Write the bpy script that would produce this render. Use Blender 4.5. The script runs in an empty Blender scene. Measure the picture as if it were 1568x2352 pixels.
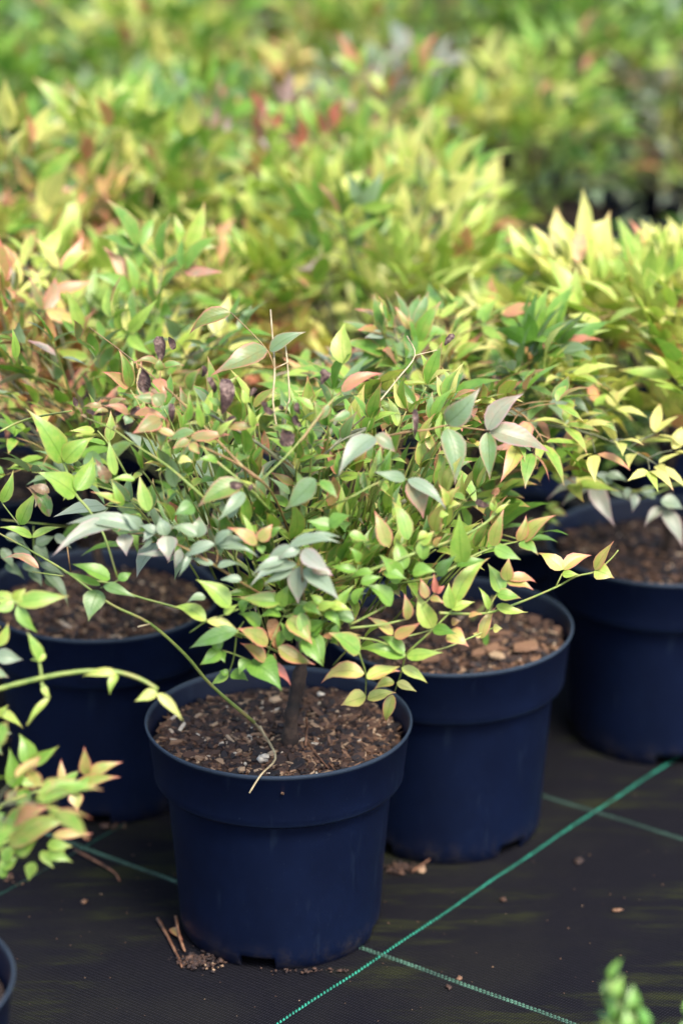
import bpy, math, random
import numpy as np
from mathutils import Vector, Matrix

# ------------------------------------------------------------------ camera, sky, sun
S = bpy.context.scene
COL = S.collection
F, PW, PH = 7500.0, 1568.0, 2352.0          # focal length in units of a 1568 x 2352 picture
PITCH, CAMH = math.radians(21.3), 1.575
cd = bpy.data.cameras.new('camera'); cam = bpy.data.objects.new('camera', cd); COL.objects.link(cam)
cam.location = (0, 0, CAMH); cam.rotation_euler = (math.pi / 2 - PITCH, 0, 0)
cd.sensor_fit = 'VERTICAL'; cd.sensor_height = 36; cd.lens = 36 * F / PH
cd.clip_start = 0.05; cd.clip_end = 500
cd.dof.use_dof = True; cd.dof.focus_distance = 3.08; cd.dof.aperture_fstop = 2.5; cd.dof.aperture_blades = 0
S.camera = cam
S.view_settings.view_transform = 'Standard'; S.view_settings.look = 'None'
S.view_settings.exposure = 1.68; S.view_settings.gamma = 1.0
SUN_EL, SUN_AZ = math.radians(56), math.radians(150)     # azimuth clockwise from +Y (behind the camera, right)
w = bpy.data.worlds.new('World'); S.world = w; w.use_nodes = True
nt = w.node_tree; sky = nt.nodes.new('ShaderNodeTexSky'); sky.sky_type = 'NISHITA'; sky.sun_disc = False
sky.sun_elevation = SUN_EL; sky.sun_rotation = SUN_AZ; sky.dust_density = 3.0; sky.air_density = 1.0
bg = nt.nodes['Background']; bg.inputs['Strength'].default_value = 0.115
nt.links.new(sky.outputs[0], bg.inputs[0])
sd = bpy.data.lights.new('sun', 'SUN'); sd.energy = 1.8; sd.angle = math.radians(22); sd.color = (1, .93, .80)
sun = bpy.data.objects.new('sun', sd); COL.objects.link(sun)
sdir = Vector((math.sin(SUN_AZ) * math.cos(SUN_EL), math.cos(SUN_AZ) * math.cos(SUN_EL), math.sin(SUN_EL)))
sun.rotation_euler = sdir.to_track_quat('Z', 'Y').to_euler()
S.cycles.max_bounces = 8; S.cycles.transmission_bounces = 4; S.cycles.diffuse_bounces = 4
S.cycles.use_denoising = True

# ------------------------------------------------------------------ pixel -> world helpers
FW = np.array([0, math.cos(PITCH), -math.sin(PITCH)]); UP = np.array([0, math.sin(PITCH), math.cos(PITCH)])
CO = np.array([0, 0, CAMH])
def ray(x, y): return FW + np.array([1, 0, 0]) * (x - PW / 2) / F - UP * (y - PH / 2) / F
def hit(x, y, z):
    r = ray(x, y); return CO + r * ((z - CAMH) / r[2])
def at_depth(x, y, d): return CO + ray(x, y) * d

# ------------------------------------------------------------------ node helpers
def new_mat(name):
    m = bpy.data.materials.new(name); m.use_nodes = True
    n = m.node_tree; return m, n, n.nodes['Principled BSDF'], n.nodes['Material Output']
def N(n, t, **kw):
    x = n.nodes.new(t)
    for k, v in kw.items(): setattr(x, k, v)
    return x
def mth(n, op, a, b=None, c=None, clamp=False):
    x = N(n, 'ShaderNodeMath', operation=op, use_clamp=clamp)
    for i, v in enumerate((a, b, c)):
        if v is None: continue
        if isinstance(v, (int, float)): x.inputs[i].default_value = v
        else: n.links.new(v, x.inputs[i])
    return x.outputs[0]
def mix(n, f, a, b, blend='MIX'):
    x = N(n, 'ShaderNodeMix', data_type='RGBA', blend_type=blend)
    for i, v in ((0, f), (6, a), (7, b)):
        if isinstance(v, (int, float)): x.inputs[i].default_value = v
        elif isinstance(v, tuple): x.inputs[i].default_value = (*v, 1)
        else: n.links.new(v, x.inputs[i])
    return x.outputs[2]
def sstep(n, v, lo, hi):
    x = N(n, 'ShaderNodeMapRange', interpolation_type='SMOOTHSTEP')
    n.links.new(v, x.inputs[0]); x.inputs[1].default_value = lo; x.inputs[2].default_value = hi
    return x.outputs[0]
def ramp(n, v, stops, interp='LINEAR'):
    x = N(n, 'ShaderNodeValToRGB'); r = x.color_ramp; r.interpolation = interp
    while len(r.elements) < len(stops): r.elements.new(0.5)
    for e, (p, c) in zip(r.elements, stops): e.position = p; e.color = (*c, 1)
    n.links.new(v, x.inputs[0]); return x.outputs[0]
def noise(n, vec, scale, detail=2, rough=.5):
    x = N(n, 'ShaderNodeTexNoise'); x.inputs['Scale'].default_value = scale
    x.inputs['Detail'].default_value = detail; x.inputs['Roughness'].default_value = rough
    if vec is not None: n.links.new(vec, x.inputs['Vector'])
    return x.outputs[0]
def bump(n, h, strength, dist, bsdf):
    b = N(n, 'ShaderNodeBump'); b.inputs['Strength'].default_value = strength; b.inputs['Distance'].default_value = dist
    n.links.new(h, b.inputs['Height']); n.links.new(b.outputs[0], bsdf.inputs['Normal']); return b
def sep(n, name):
    a = N(n, 'ShaderNodeAttribute'); a.attribute_name = name
    s = N(n, 'ShaderNodeSeparateXYZ'); n.links.new(a.outputs['Vector'], s.inputs[0]); return s.outputs

# ------------------------------------------------------------------ materials
def leaf_material(name='leaf'):
    m, n, b, out = new_mat(name)
    uv = sep(n, 'luv'); ti = sep(n, 'tint')
    au = mth(n, 'ABSOLUTE', uv[0])
    pos = N(n, 'ShaderNodeNewGeometry').outputs['Position']
    nz = noise(n, pos, 95, 3, .6); nz2 = noise(n, pos, 320, 2, .6)
    t = mth(n, 'ADD', ti[0], mth(n, 'MULTIPLY', mth(n, 'SUBTRACT', nz, .5), .32), clamp=True)
    base = ramp(n, t, [(0, (.26, .34, .265)), (.2, (.21, .31, .17)), (.42, (.10, .245, .03)), (.62, (.205, .40, .055)),
                       (.82, (.41, .56, .10)), (1, (.70, .69, .22))])
    # midrib and side veins
    rib = mth(n, 'SUBTRACT', 1, sstep(n, au, .02, .11))
    sv = mth(n, 'SINE', mth(n, 'MULTIPLY', mth(n, 'SUBTRACT', uv[1], mth(n, 'MULTIPLY', au, .22)), 62))
    base = mix(n, mth(n, 'MULTIPLY', sstep(n, sv, .45, 1), .14), base, (.30, .40, .16))
    base = mix(n, mth(n, 'MULTIPLY', rib, .55), base, mix(n, 1.0, base, (.50, .58, .40), 'MULTIPLY'))
    # red margins and tips
    edge = mth(n, 'ADD', mth(n, 'MULTIPLY', sstep(n, au, .70, 1.0), .75), sstep(n, uv[1], .70, 1.0))
    edge = mth(n, 'ADD', edge, mth(n, 'MULTIPLY', mth(n, 'SUBTRACT', nz, .47), .9))
    bl = mth(n, 'MAXIMUM', mth(n, 'SUBTRACT', ti[1], .70), 0)
    red = mth(n, 'ADD', mth(n, 'MULTIPLY', edge, ti[1]), mth(n, 'MULTIPLY', bl, 1.25), clamp=True)
    redc = mix(n, ti[2], (.72, .19, .18), (.22, .07, .08))
    redc = mix(n, sstep(n, t, .1, .4), (.48, .32, .34), redc)
    base = mix(n, mth(n, 'MULTIPLY', red, .82), base, redc)
    # brown scorched patches
    dm = sstep(n, mth(n, 'ADD', mth(n, 'MULTIPLY', ti[2], .62), mth(n, 'MULTIPLY', mth(n, 'ADD', nz, mth(n, 'MULTIPLY', sstep(n, uv[1], .6, 1), .35)), .6)), .74, .84)
    base = mix(n, dm, base, mix(n, nz2, (.07, .035, .022), (.42, .27, .15)))
    base = mix(n, mth(n, 'MULTIPLY', nz2, .25), base, mix(n, .5, base, (.02, .05, .01)))
    n.links.new(base, b.inputs['Base Color'])
    b.inputs['Roughness'].default_value = .40; b.inputs['Specular IOR Level'].default_value = .7
    hgt = mth(n, 'ADD', mth(n, 'MULTIPLY', sv, .15), mth(n, 'ADD', mth(n, 'MULTIPLY', rib, -1.0), nz))
    bump(n, hgt, .28, .0006, b)
    tr = N(n, 'ShaderNodeBsdfTranslucent')
    tc = mix(n, 1.0, base, (1.0, 1.0, .55), 'MULTIPLY'); n.links.new(tc, tr.inputs[0])
    mx = N(n, 'ShaderNodeMixShader'); mx.inputs[0].default_value = .32
    n.links.new(b.outputs[0], mx.inputs[1]); n.links.new(tr.outputs[0], mx.inputs[2]); n.links.new(mx.outputs[0], out.inputs[0])
    return m
def withered_material():
    m, n, b, out = new_mat('withered_leaf')
    uv = sep(n, 'luv'); ti = sep(n, 'tint')
    pos = N(n, 'ShaderNodeNewGeometry').outputs['Position']
    nz = noise(n, pos, 160, 3, .65)
    dark = ramp(n, nz, [(.3, (.016, .009, .010)), (.5, (.06, .03, .026)), (.70, (.26, .18, .15))])
    tan = ramp(n, nz, [(.3, (.30, .13, .05)), (.5, (.50, .24, .10)), (.75, (.62, .36, .18))])
    c = mix(n, ti[0], dark, tan)
    n.links.new(c, b.inputs['Base Color']); b.inputs['Roughness'].default_value = .6
    sv = mth(n, 'SINE', mth(n, 'MULTIPLY', mth(n, 'SUBTRACT', uv[1], mth(n, 'MULTIPLY', mth(n, 'ABSOLUTE', uv[0]), .25)), 55))
    bump(n, mth(n, 'ADD', nz, mth(n, 'MULTIPLY', sv, .3)), .7, .0015, b); return m
def stem_material(name, stops, scale=60, rough=.5, bs=.4):
    m, n, b, out = new_mat(name)
    pos = N(n, 'ShaderNodeNewGeometry').outputs['Position']
    nz = noise(n, pos, scale, 4, .65)
    n.links.new(ramp(n, nz, stops), b.inputs['Base Color']); b.inputs['Roughness'].default_value = rough
    bump(n, noise(n, pos, scale * 6, 3, .6), bs, .001, b); return m
def pot_material():
    m, n, b, out = new_mat('dark_blue_plastic')
    tc = N(n, 'ShaderNodeTexCoord').outputs['Object']
    n1 = noise(n, tc, 14, 4, .7); n2 = noise(n, tc, 260, 3, .7)
    mp = N(n, 'ShaderNodeMapping'); mp.inputs['Scale'].default_value = (60, 60, 9); n.links.new(tc, mp.inputs[0])
    n3 = noise(n, mp.outputs[0], 1.0, 3, .6)
    c = mix(n, sstep(n, n1, .30, .80), (.0022, .0050, .0190), (.0027, .0070, .0275))
    c = mix(n, mth(n, 'MULTIPLY', sstep(n, n3, .60, .72), .34), c, (.014, .024, .046))
    c = mix(n, mth(n, 'MULTIPLY', sstep(n, n2, .62, .78), .35), c, (.03, .045, .075))
    z = N(n, 'ShaderNodeSeparateXYZ'); n.links.new(tc, z.inputs[0])
    dirt = mth(n, 'MULTIPLY', mth(n, 'SUBTRACT', 1, sstep(n, z.outputs[2], .0, .035)), sstep(n, noise(n, tc, 45, 4, .7), .42, .7))
    c = mix(n, mth(n, 'MULTIPLY', dirt, .5), c, (.055, .045, .035))
    rimw = mth(n, 'MULTIPLY', sstep(n, z.outputs[2], .2195, .2235), mth(n, 'ADD', .35, n1)); c = mix(n, mth(n, 'MULTIPLY', rimw, .8), c, (.045, .065, .095))
    stp = mth(n, 'MULTIPLY', mth(n, 'SUBTRACT', 1, sstep(n, mth(n, 'ABSOLUTE', mth(n, 'SUBTRACT', z.outputs[2], .167)), .0, .006)), n1); c = mix(n, mth(n, 'MULTIPLY', stp, .45), c, (.02, .035, .07))
    n.links.new(c, b.inputs['Base Color'])
    n.links.new(mth(n, 'ADD', mth(n, 'MULTIPLY', n1, .12), .36), b.inputs['Roughness'])
    b.inputs['Specular IOR Level'].default_value = .25
    bump(n, n2, .12, .0006, b); return m
def soil_material():
    m, n, b, out = new_mat('potting_soil')
    tc = N(n, 'ShaderNodeTexCoord').outputs['Object']
    v = N(n, 'ShaderNodeTexVoronoi'); v.inputs['Scale'].default_value = 230; n.links.new(tc, v.inputs['Vector'])
    c = ramp(n, noise(n, tc, 120, 4, .7), [(.3, (.008, .005, .005)), (.5, (.028, .015, .012)), (.7, (.07, .038, .025))])
    n.links.new(c, b.inputs['Base Color']); b.inputs['Roughness'].default_value = .85
    bump(n, v.outputs[0], 1.0, .003, b); return m
def chip_material():
    m, n, b, out = new_mat('bark_chip')
    ti = sep(n, 'tint'); pos = N(n, 'ShaderNodeNewGeometry').outputs['Position']
    c = ramp(n, ti[0], [(0, (.012, .010, .014)), (.35, (.035, .018, .014)), (.6, (.09, .045, .028)), (.8, (.24, .13, .075)), (.93, (.55, .39, .25)), (1, (.74, .66, .54))])
    c = mix(n, mth(n, 'MULTIPLY', noise(n, pos, 300, 3, .7), .7), c, mix(n, .6, c, (.02, .01, .01)))
    n.links.new(c, b.inputs['Base Color']); b.inputs['Roughness'].default_value = .75
    bump(n, noise(n, pos, 700, 2, .6), .5, .001, b); return m
LINE_ANG = math.radians(53.3)
def ground_material():
    m, n, b, out = new_mat('woven_ground_cover')
    tc = N(n, 'ShaderNodeTexCoord').outputs['Object']
    mp = N(n, 'ShaderNodeMapping'); mp.inputs['Rotation'].default_value = (0, 0, -LINE_ANG); n.links.new(tc, mp.inputs[0])
    def wave(direction, sc):
        x = N(n, 'ShaderNodeTexWave', bands_direction=direction); x.inputs['Scale'].default_value = sc
        x.inputs['Distortion'].default_value = .25; x.inputs['Detail'].default_value = 1; n.links.new(mp.outputs[0], x.inputs['Vector']); return x.outputs[1]
    wx, wy = wave('X', 70), wave('Y', 110)
    weave = mth(n, 'MULTIPLY', mth(n, 'ADD', wx, .25), mth(n, 'ADD', wy, .35))
    n1 = noise(n, tc, 5.0, 5, .62); n2 = noise(n, tc, 26, 5, .7)
    mp2 = N(n, 'ShaderNodeMapping'); mp2.inputs['Rotation'].default_value = (0, 0, -LINE_ANG + 1.2); mp2.inputs['Scale'].default_value = (4, 22, 1); n.links.new(tc, mp2.inputs[0])
    n4 = noise(n, mp2.outputs[0], 1.5, 5, .7)
    c = mix(n, n2, (.0016, .0016, .0032), (.0044, .0042, .0070))
    c = mix(n, mth(n, 'MULTIPLY', sstep(n, n1, .42, .68), .55), c, (.0115, .0112, .0085))
    c = mix(n, mth(n, 'MULTIPLY', mth(n, 'MULTIPLY', sstep(n, n4, .46, .66), sstep(n, noise(n, tc, 3.1, 3, .6), .44, .56)), .85), c, (.022, .026, .006))
    sp = noise(n, tc, 150, 3, .75)
    c = mix(n, mth(n, 'MULTIPLY', sstep(n, mth(n, 'ADD', sp, mth(n, 'MULTIPLY', n2, .35)), .84, .95), .4), c, (.07, .055, .04))
    c = mix(n, mth(n, 'MULTIPLY', weave, .6), c, mix(n, .5, c, (.026, .026, .036)))
    n.links.new(c, b.inputs['Base Color'])
    b.inputs['Roughness'].default_value = .85; b.inputs['Specular IOR Level'].default_value = .07
    bump(n, mth(n, 'ADD', weave, mth(n, 'MULTIPLY', n2, .8)), .6, .002, b); return m
def thread_material(name, a, c2):
    m, n, b, out = new_mat(name)
    tc = N(n, 'ShaderNodeNewGeometry').outputs['Position']
    c = mix(n, sstep(n, noise(n, tc, 22, 4, .7), .30, .75), a, c2)
    c = mix(n, mth(n, 'MULTIPLY', sstep(n, noise(n, tc, 6.5, 4, .7), .50, .72), .7), c, (.012, .020, .013))
    n.links.new(c, b.inputs['Base Color']); b.inputs['Roughness'].default_value = .5; return m

ev, evn, evb, _o = new_mat('evergreen_leaf')
evt = sep(evn, 'tint'); evn.links.new(ramp(evn, evt[0], [(.2, (.03, .11, .02)), (.5, (.08, .24, .035)), (.8, (.22, .34, .06))]), evb.inputs['Base Color']); evb.inputs['Roughness'].default_value = .3
M = dict(
    ever=ev,
    leaf=leaf_material(), dead=withered_material(),
    stem=stem_material('green_stem', [(.3, (.12, .19, .04)), (.5, (.22, .29, .07)), (.7, (.30, .24, .09))]),
    redstem=stem_material('red_stem', [(.3, (.16, .12, .04)), (.5, (.27, .15, .07)), (.7, (.24, .24, .08))]),
    grey=stem_material('grey_stem', [(.3, (.07, .08, .055)), (.5, (.13, .14, .08)), (.7, (.20, .19, .13))]),
    dry=stem_material('dry_stem', [(.3, (.22, .16, .09)), (.5, (.42, .34, .20)), (.7, (.5, .44, .30))]),
    bark=stem_material('bark', [(.3, (.006, .004, .003)), (.5, (.026, .014, .010)), (.72, (.09, .055, .036))], 45, .8, 1.0),
    twig=stem_material('twig', [(.3, (.03, .015, .01)), (.5, (.16, .07, .035)), (.7, (.30, .17, .10))], 70, .7, .6),
    pot=pot_material(), soil=soil_material(), chip=chip_material(), ground=ground_material(),
    thread=thread_material('green_thread', (.010, .13, .085), (.03, .36, .24)),
    worn=thread_material('shaded_green_thread', (.003, .030, .022), (.006, .060, .042)), worn2=thread_material('worn_pale_thread', (.010, .030, .022), (.030, .075, .055)),  # green one: left pot's shade painted in as a darker thread colour
    thread2=thread_material('pale_green_thread', (.020, .05, .036), (.08, .19, .13)))

# ------------------------------------------------------------------ mesh collector
class MB:
    def __init__(s): s.v = []; s.f = []; s.m = []; s.t = []; s.u = []; s.n = 0
    def add(s, v, f, mi, tint=None, luv=None):
        v = np.asarray(v, float); k = len(v)
        s.v.append(v); s.f += [tuple(i + s.n for i in q) for q in f]; s.m += [mi] * len(f)
        s.t.append(np.zeros((k, 3)) if tint is None else np.broadcast_to(np.asarray(tint, float), (k, 3)))
        s.u.append(np.zeros((k, 3)) if luv is None else luv); s.n += k
    def build(s, name, mats, parent=None, smooth=True, origin=None):
        me = bpy.data.meshes.new(name)
        V = np.concatenate(s.v) if s.v else np.zeros((0, 3))
        if origin is not None: V = V - np.asarray(origin, float)
        me.from_pydata(V.tolist(), [], s.f)
        for m in (mats if isinstance(mats, (list, tuple)) else [mats]): me.materials.append(m)
        me.polygons.foreach_set('material_index', s.m)
        me.polygons.foreach_set('use_smooth', [smooth] * len(s.f))
        a = me.attributes.new('tint', 'FLOAT_VECTOR', 'POINT'); a.data.foreach_set('vector', np.concatenate(s.t).ravel())
        a = me.attributes.new('luv', 'FLOAT_VECTOR', 'POINT'); a.data.foreach_set('vector', np.concatenate(s.u).ravel())
        me.update()
        o = bpy.data.objects.new(name, me); COL.objects.link(o)
        if origin is not None: o.location = origin
        if parent is not None: o.parent = parent
        return o

def nrm(v): return v / (np.linalg.norm(v) + 1e-12)
def smooth_path(P, k=4):
    P = [np.asarray(p, float) for p in P]
    if len(P) < 3: return P
    Q = [2 * P[0] - P[1]] + P + [2 * P[-1] - P[-2]]; R = []
    for i in range(1, len(Q) - 2):
        for j in range(k):
            t = j / k; a, b, c, d = Q[i - 1], Q[i], Q[i + 1], Q[i + 2]
            R.append(.5 * (2 * b + (c - a) * t + (2 * a - 5 * b + 4 * c - d) * t * t + (3 * b - a - 3 * c + d) * t ** 3))
    R.append(P[-1]); return R
def tube(mb, P, r0, r1, mi, sides=6, k=4, knob=0.0, rng=None):
    P = smooth_path(P, k); n = len(P); V = []; Fc = []
    ref = np.array([.3, .1, 1.0])
    for i, p in enumerate(P):
        t = nrm(P[min(i + 1, n - 1)] - P[max(i - 1, 0)])
        a = nrm(np.cross(t, ref)); b = np.cross(t, a); r = r0 + (r1 - r0) * i / max(1, n - 1)
        if rng and knob: r *= 1 + rng.uniform(-knob, knob)
        for s in range(sides):
            th = 2 * math.pi * s / sides
            rr = r * (1 + (rng.uniform(-knob, knob) * .6 if rng and knob else 0))
            V.append(p + a * rr * math.cos(th) + b * rr * math.sin(th))
    for i in range(n - 1):
        for s in range(sides):
            s2 = (s + 1) % sides
            Fc.append((i * sides + s, i * sides + s2, (i + 1) * sides + s2, (i + 1) * sides + s))
    Fc.append(tuple(range(sides))[::-1]); Fc.append(tuple((n - 1) * sides + s for s in range(sides)))
    mb.add(V, Fc, mi)

PROF_V = np.array([0, .05, .16, .32, .5, .68, .84, .94, 1.0]); PROF_W = np.array([.05, .48, .86, 1.0, .84, .50, .20, .065, .0])
PROF_V2 = np.array([0, .12, .35, .62, .85, 1.0]); PROF_W2 = np.array([.06, .76, 1.0, .68, .22, .0])
def leaf(mb, B, T, Nn, w, tint, mi, rng, fine=True, arch=None, fold=None, wave=0.0, profile=None, roll=0.0, hook=0.0):
    pv, pw = (PROF_V, PROF_W) if fine else (PROF_V2, PROF_W2)
    if profile is not None: pw = profile(pv)
    us = np.array([-1, -.5, 0, .5, 1.0]) if fine else np.array([-1, 0, 1.0])
    ax = T - B; L = np.linalg.norm(ax); a = ax / L
    sd_ = nrm(np.cross(a, Nn)); nn = np.cross(sd_, a)
    arch = rng.uniform(.01, .17) if arch is None else arch
    fold = rng.uniform(.15, .45) if fold is None else fold
    ben = rng.uniform(-.10, .10); ph = rng.uniform(0, 6.3); rid = rng.random()
    U, Vv = np.meshgrid(us, pv); Wd = np.repeat(pw[:, None], len(us), 1) * w * .5
    tw = rng.uniform(-.35, .35) * Vv
    if roll: 
        ang = U * roll * (.4 + .6 * Vv); lat = Wd * np.sin(ang) / max(roll, .01); up = Wd * (1 - np.cos(ang)) / max(roll, .01)
    else: lat = Wd * U; up = fold * np.abs(lat)
    lat2 = lat * np.cos(tw) - up * np.sin(tw); up2 = up * np.cos(tw) + lat * np.sin(tw)
    up2 = up2 + arch * L * 4 * Vv * (1 - Vv) + wave * w * np.sin(Vv * 17 + ph + U * 2) * np.abs(U) - hook * L * np.clip(Vv - .55, 0, 1) ** 2 * 3
    lat2 = lat2 + ben * L * np.sin(Vv * math.pi)
    P = B + (Vv[..., None] * L) * a + lat2[..., None] * sd_ + up2[..., None] * nn
    nc = len(us); nr = len(pv); Fc = []
    for i in range(nr - 1):
        for j in range(nc - 1):
            q = (i * nc + j, i * nc + j + 1, (i + 1) * nc + j + 1, (i + 1) * nc + j); Fc.append(q)
    luv = np.stack([U.ravel(), Vv.ravel(), np.full(U.size, rid)], 1)
    mb.add(P.reshape(-1, 3), Fc, mi, tint, luv)

def tag(o, label=None, cat=None, group=None, kind=None):
    if label: o['label'] = label
    if cat: o['category'] = cat
    if group: o['group'] = group
    if kind: o['kind'] = kind
    return o
def empty(name, loc, rz=0.0):
    o = bpy.data.objects.new(name, None); COL.objects.link(o); o.location = loc; o.rotation_euler = (0, 0, rz)
    o.empty_display_size = .05; return o

# ------------------------------------------------------------------ ground cover
mb = MB(); g = 60
mb.add([(-g, -g, 0), (g, -g, 0), (g, g, 0), (-g, g, 0)], [(0, 1, 2, 3)], 0)
tag(mb.build('ground', M['ground'], smooth=False), kind='structure')
DA = np.array([math.cos(LINE_ANG), math.sin(LINE_ANG), 0]); NA = np.array([-math.sin(LINE_ANG), math.cos(LINE_ANG), 0])
def thread_line(p, d, length, pitch, width, skew, mat, seed, rows=1, gap=0.0):
    rng = random.Random(seed); mb = MB(); d = nrm(d); s = np.array([-d[1], d[0], 0]); nst = int(length / pitch)
    for r in range(rows):
        off = (r - (rows - 1) / 2) * gap
        for i in range(nst):
            q_ = i * pitch - length / 2; c = p + d * (q_ + (pitch / 2 if r % 2 else 0)) + s * (off + .0012 * math.sin(q_ * 9 + seed) + .0005 * math.sin(q_ * 41) + rng.uniform(-.05, .05) * width) + np.array([0, 0, .0009])
            hw = width * rng.uniform(.42, .55); hl = pitch * rng.uniform(.28, .40)
            e1 = d * hl; e2 = s * hw + d * skew * hw
            z = np.array([0, 0, rng.uniform(.0003, .0007)]); lo = np.array([0, 0, .0007])
            mb.add([c - e1 - e2 - lo, c + e1 - e2 - lo, c + e1 + e2 - lo, c - e1 + e2 - lo, c - e1 * .5 + z - e2 * .4, c + e1 * .5 - e2 * .4 + z, c + e1 * .5 + e2 * .4 + z, c - e1 * .5 + e2 * .4 + z],
                   [(4, 5, 6, 7), (0, 1, 5, 4), (1, 2, 6, 5), (2, 3, 7, 6), (3, 0, 4, 7)], 0)
    return tag(mb.build('ground_marking_line', mat, smooth=False, origin=p), kind='structure')
A0 = hit(870, 2196, 0)
aoff = float(A0 @ NA)
for k in range(-1, 3):
    base = A0 + NA * .386 * k
    thread_line(base, DA, 3.6, .0049, .0030, .9, M['worn' if k == 1 else 'thread'], 11 + k)  # left line gets the dark thread, standing in for the pot's shadow
for k in range(-1, 3):
    base = hit(862, 2190, 0) + DA * .392 * k
    thread_line(base, NA, 3.0, .0045, .0019, .3, M['worn2' if k == 1 else 'thread2'], 31 + k, rows=2, gap=.0032)

# ------------------------------------------------------------------ pot, soil
def pot_parts(parent, notch0=0.0, H=.225, R=.13, chips=1200, seed=1, moss=0.0, tone=0.0):
    rng = random.Random(seed); s = R / .13
    prof = [(.0945, 0), (.0985, .006), (.1000, .016), (.1003, .021), (.1010, .034), (.1040, .08), (.1105, H - .064), (.1110, H - .0605), (.1205, H - .0590), (.1222, H - .0565), (.1225, H - .050), (.1278, H - .006), (.1300, H - .003), (.1305, H - .0012), (.1300, H),
            (.1283, H + .0003), (.1272, H - .002), (.1245, H - .03), (.1090, H - .056), (.0965, .014), (.0925, 0)]
    angs = []
    for k in range(4):
        c = notch0 + k * math.pi / 2; h = .188
        angs += [c - h, c - h + .012, c + h - .012, c + h]
    angs = [a % (2 * math.pi) for a in angs] + [i * 2 * math.pi / 120 for i in range(120)]
    angs = sorted(set(round(a, 4) for a in angs))
    V = []; Fc = []; n = len(angs); m = len(prof)
    for a in angs:
        inn = any(abs((a - notch0 - k * math.pi / 2 + math.pi) % (2 * math.pi) - math.pi) < .184 for k in range(4))
        wob = 1 + .004 * math.sin(2 * a + seed) + .0015 * math.sin(5 * a + seed * 2)
        for j, (r, z) in enumerate(prof):
            if inn and z < .0125: z = .0125 + .15 * z
            rr = r * s * (wob if z > .1 else 1)
            V.append((rr * math.sin(a), -rr * math.cos(a), z))
    for i in range(n):
        i2 = (i + 1) % n
        for j in range(m - 1): Fc.append((i * m + j, i2 * m + j, i2 * m + j + 1, i * m + j + 1))
        Fc.append((i * m + m - 1, i2 * m + m - 1, i2 * m, i * m))
    mb = MB(); mb.add(V, Fc, 0)
    k = 40; mb.add([(.097 * s * math.cos(2 * math.pi * i / k), .097 * s * math.sin(2 * math.pi * i / k), .013) for i in range(k)], [tuple(range(k))], 0)
    pot = mb.build('pot', M['pot'], parent)
    e = pot.modifiers.new('edges', 'EDGE_SPLIT'); e.split_angle = math.radians(50)
    # soil
    zs = H - .024; mb = MB(); V = [(0, 0, zs + .008)]; Fc = []; nr, na = 16, 64
    for i in range(1, nr + 1):
        for j in range(na):
            a = 2 * math.pi * j / na; r = .1215 * s * i / nr
            z = zs + .008 * (1 - (i / nr) ** 2) + rng.uniform(-.0022, .0022) + (.003 * math.sin(3 * a + seed))
            if i == nr: z = zs - .004
            V.append((r * math.cos(a), r * math.sin(a), z))
    for j in range(na): Fc.append((0, 1 + j, 1 + (j + 1) % na))
    for i in range(nr - 1):
        for j in range(na): Fc.append((1 + i * na + j, 1 + (i + 1) * na + j, 1 + (i + 1) * na + (j + 1) % na, 1 + i * na + (j + 1) % na))
    mb.add(V, Fc, 0); mb.build('potting_soil', M['soil'], parent)
    # bark chips
    mb = MB()
    for i in range(chips):
        a = rng.uniform(0, 2 * math.pi); r = .1185 * s * math.sqrt(rng.random()); x, y = r * math.cos(a), r * math.sin(a)
        z = zs + .008 * (1 - (r / (.1215 * s)) ** 2) + rng.uniform(-.001, .0035) + (.003 * math.sin(3 * a + seed))
        fib = rng.random() < .5
        lx = rng.uniform(.003, .0085) * (1.1 if fib else .85) * (1.7 if rng.random() < .06 else 1)
        ly = lx * (rng.uniform(.10, .26) if fib else rng.uniform(.45, .9)); lz = min(ly * .5, .0016) + .0004
        t = rng.choice([0, .05, .2, .3, .35, .45, .5, .6, .7]) if not fib else rng.choice([.5, .72, .8, .85, .9, .97])
        if rng.random() < .004: t = 1.0; lx, ly, lz = .0026, .0022, .002
        Rm = np.array(Matrix.Rotation(rng.uniform(0, 6.3), 3, 'Z') @ Matrix.Rotation(rng.gauss(0, .28), 3, 'X') @ Matrix.Rotation(rng.gauss(0, .28), 3, 'Y'))
        P = []
        for sz in (-1, 1):
            for (u, v) in ((-1, -.7), (-.3, -1), (.8, -.9), (1, .3), (.4, 1), (-.8, .8)):
                P.append((lx * u * rng.uniform(.75, 1.1), ly * v * rng.uniform(.7, 1.1), lz * sz * rng.uniform(.6, 1)))
        P = np.array(P) @ Rm.T + np.array([x, y, z])
        Fq = [(5, 4, 3, 2, 1, 0), (6, 7, 8, 9, 10, 11)] + [(q, (q + 1) % 6, 6 + (q + 1) % 6, 6 + q) for q in range(6)]
        mb.add(P, Fq, 0, (min(1, max(0, t + rng.uniform(-.08, .08) + tone)), 0, 0))
    c = mb.build('bark_chips', M['chip'], parent, smooth=False); c['kind'] = 'stuff'
    return zs

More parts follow.
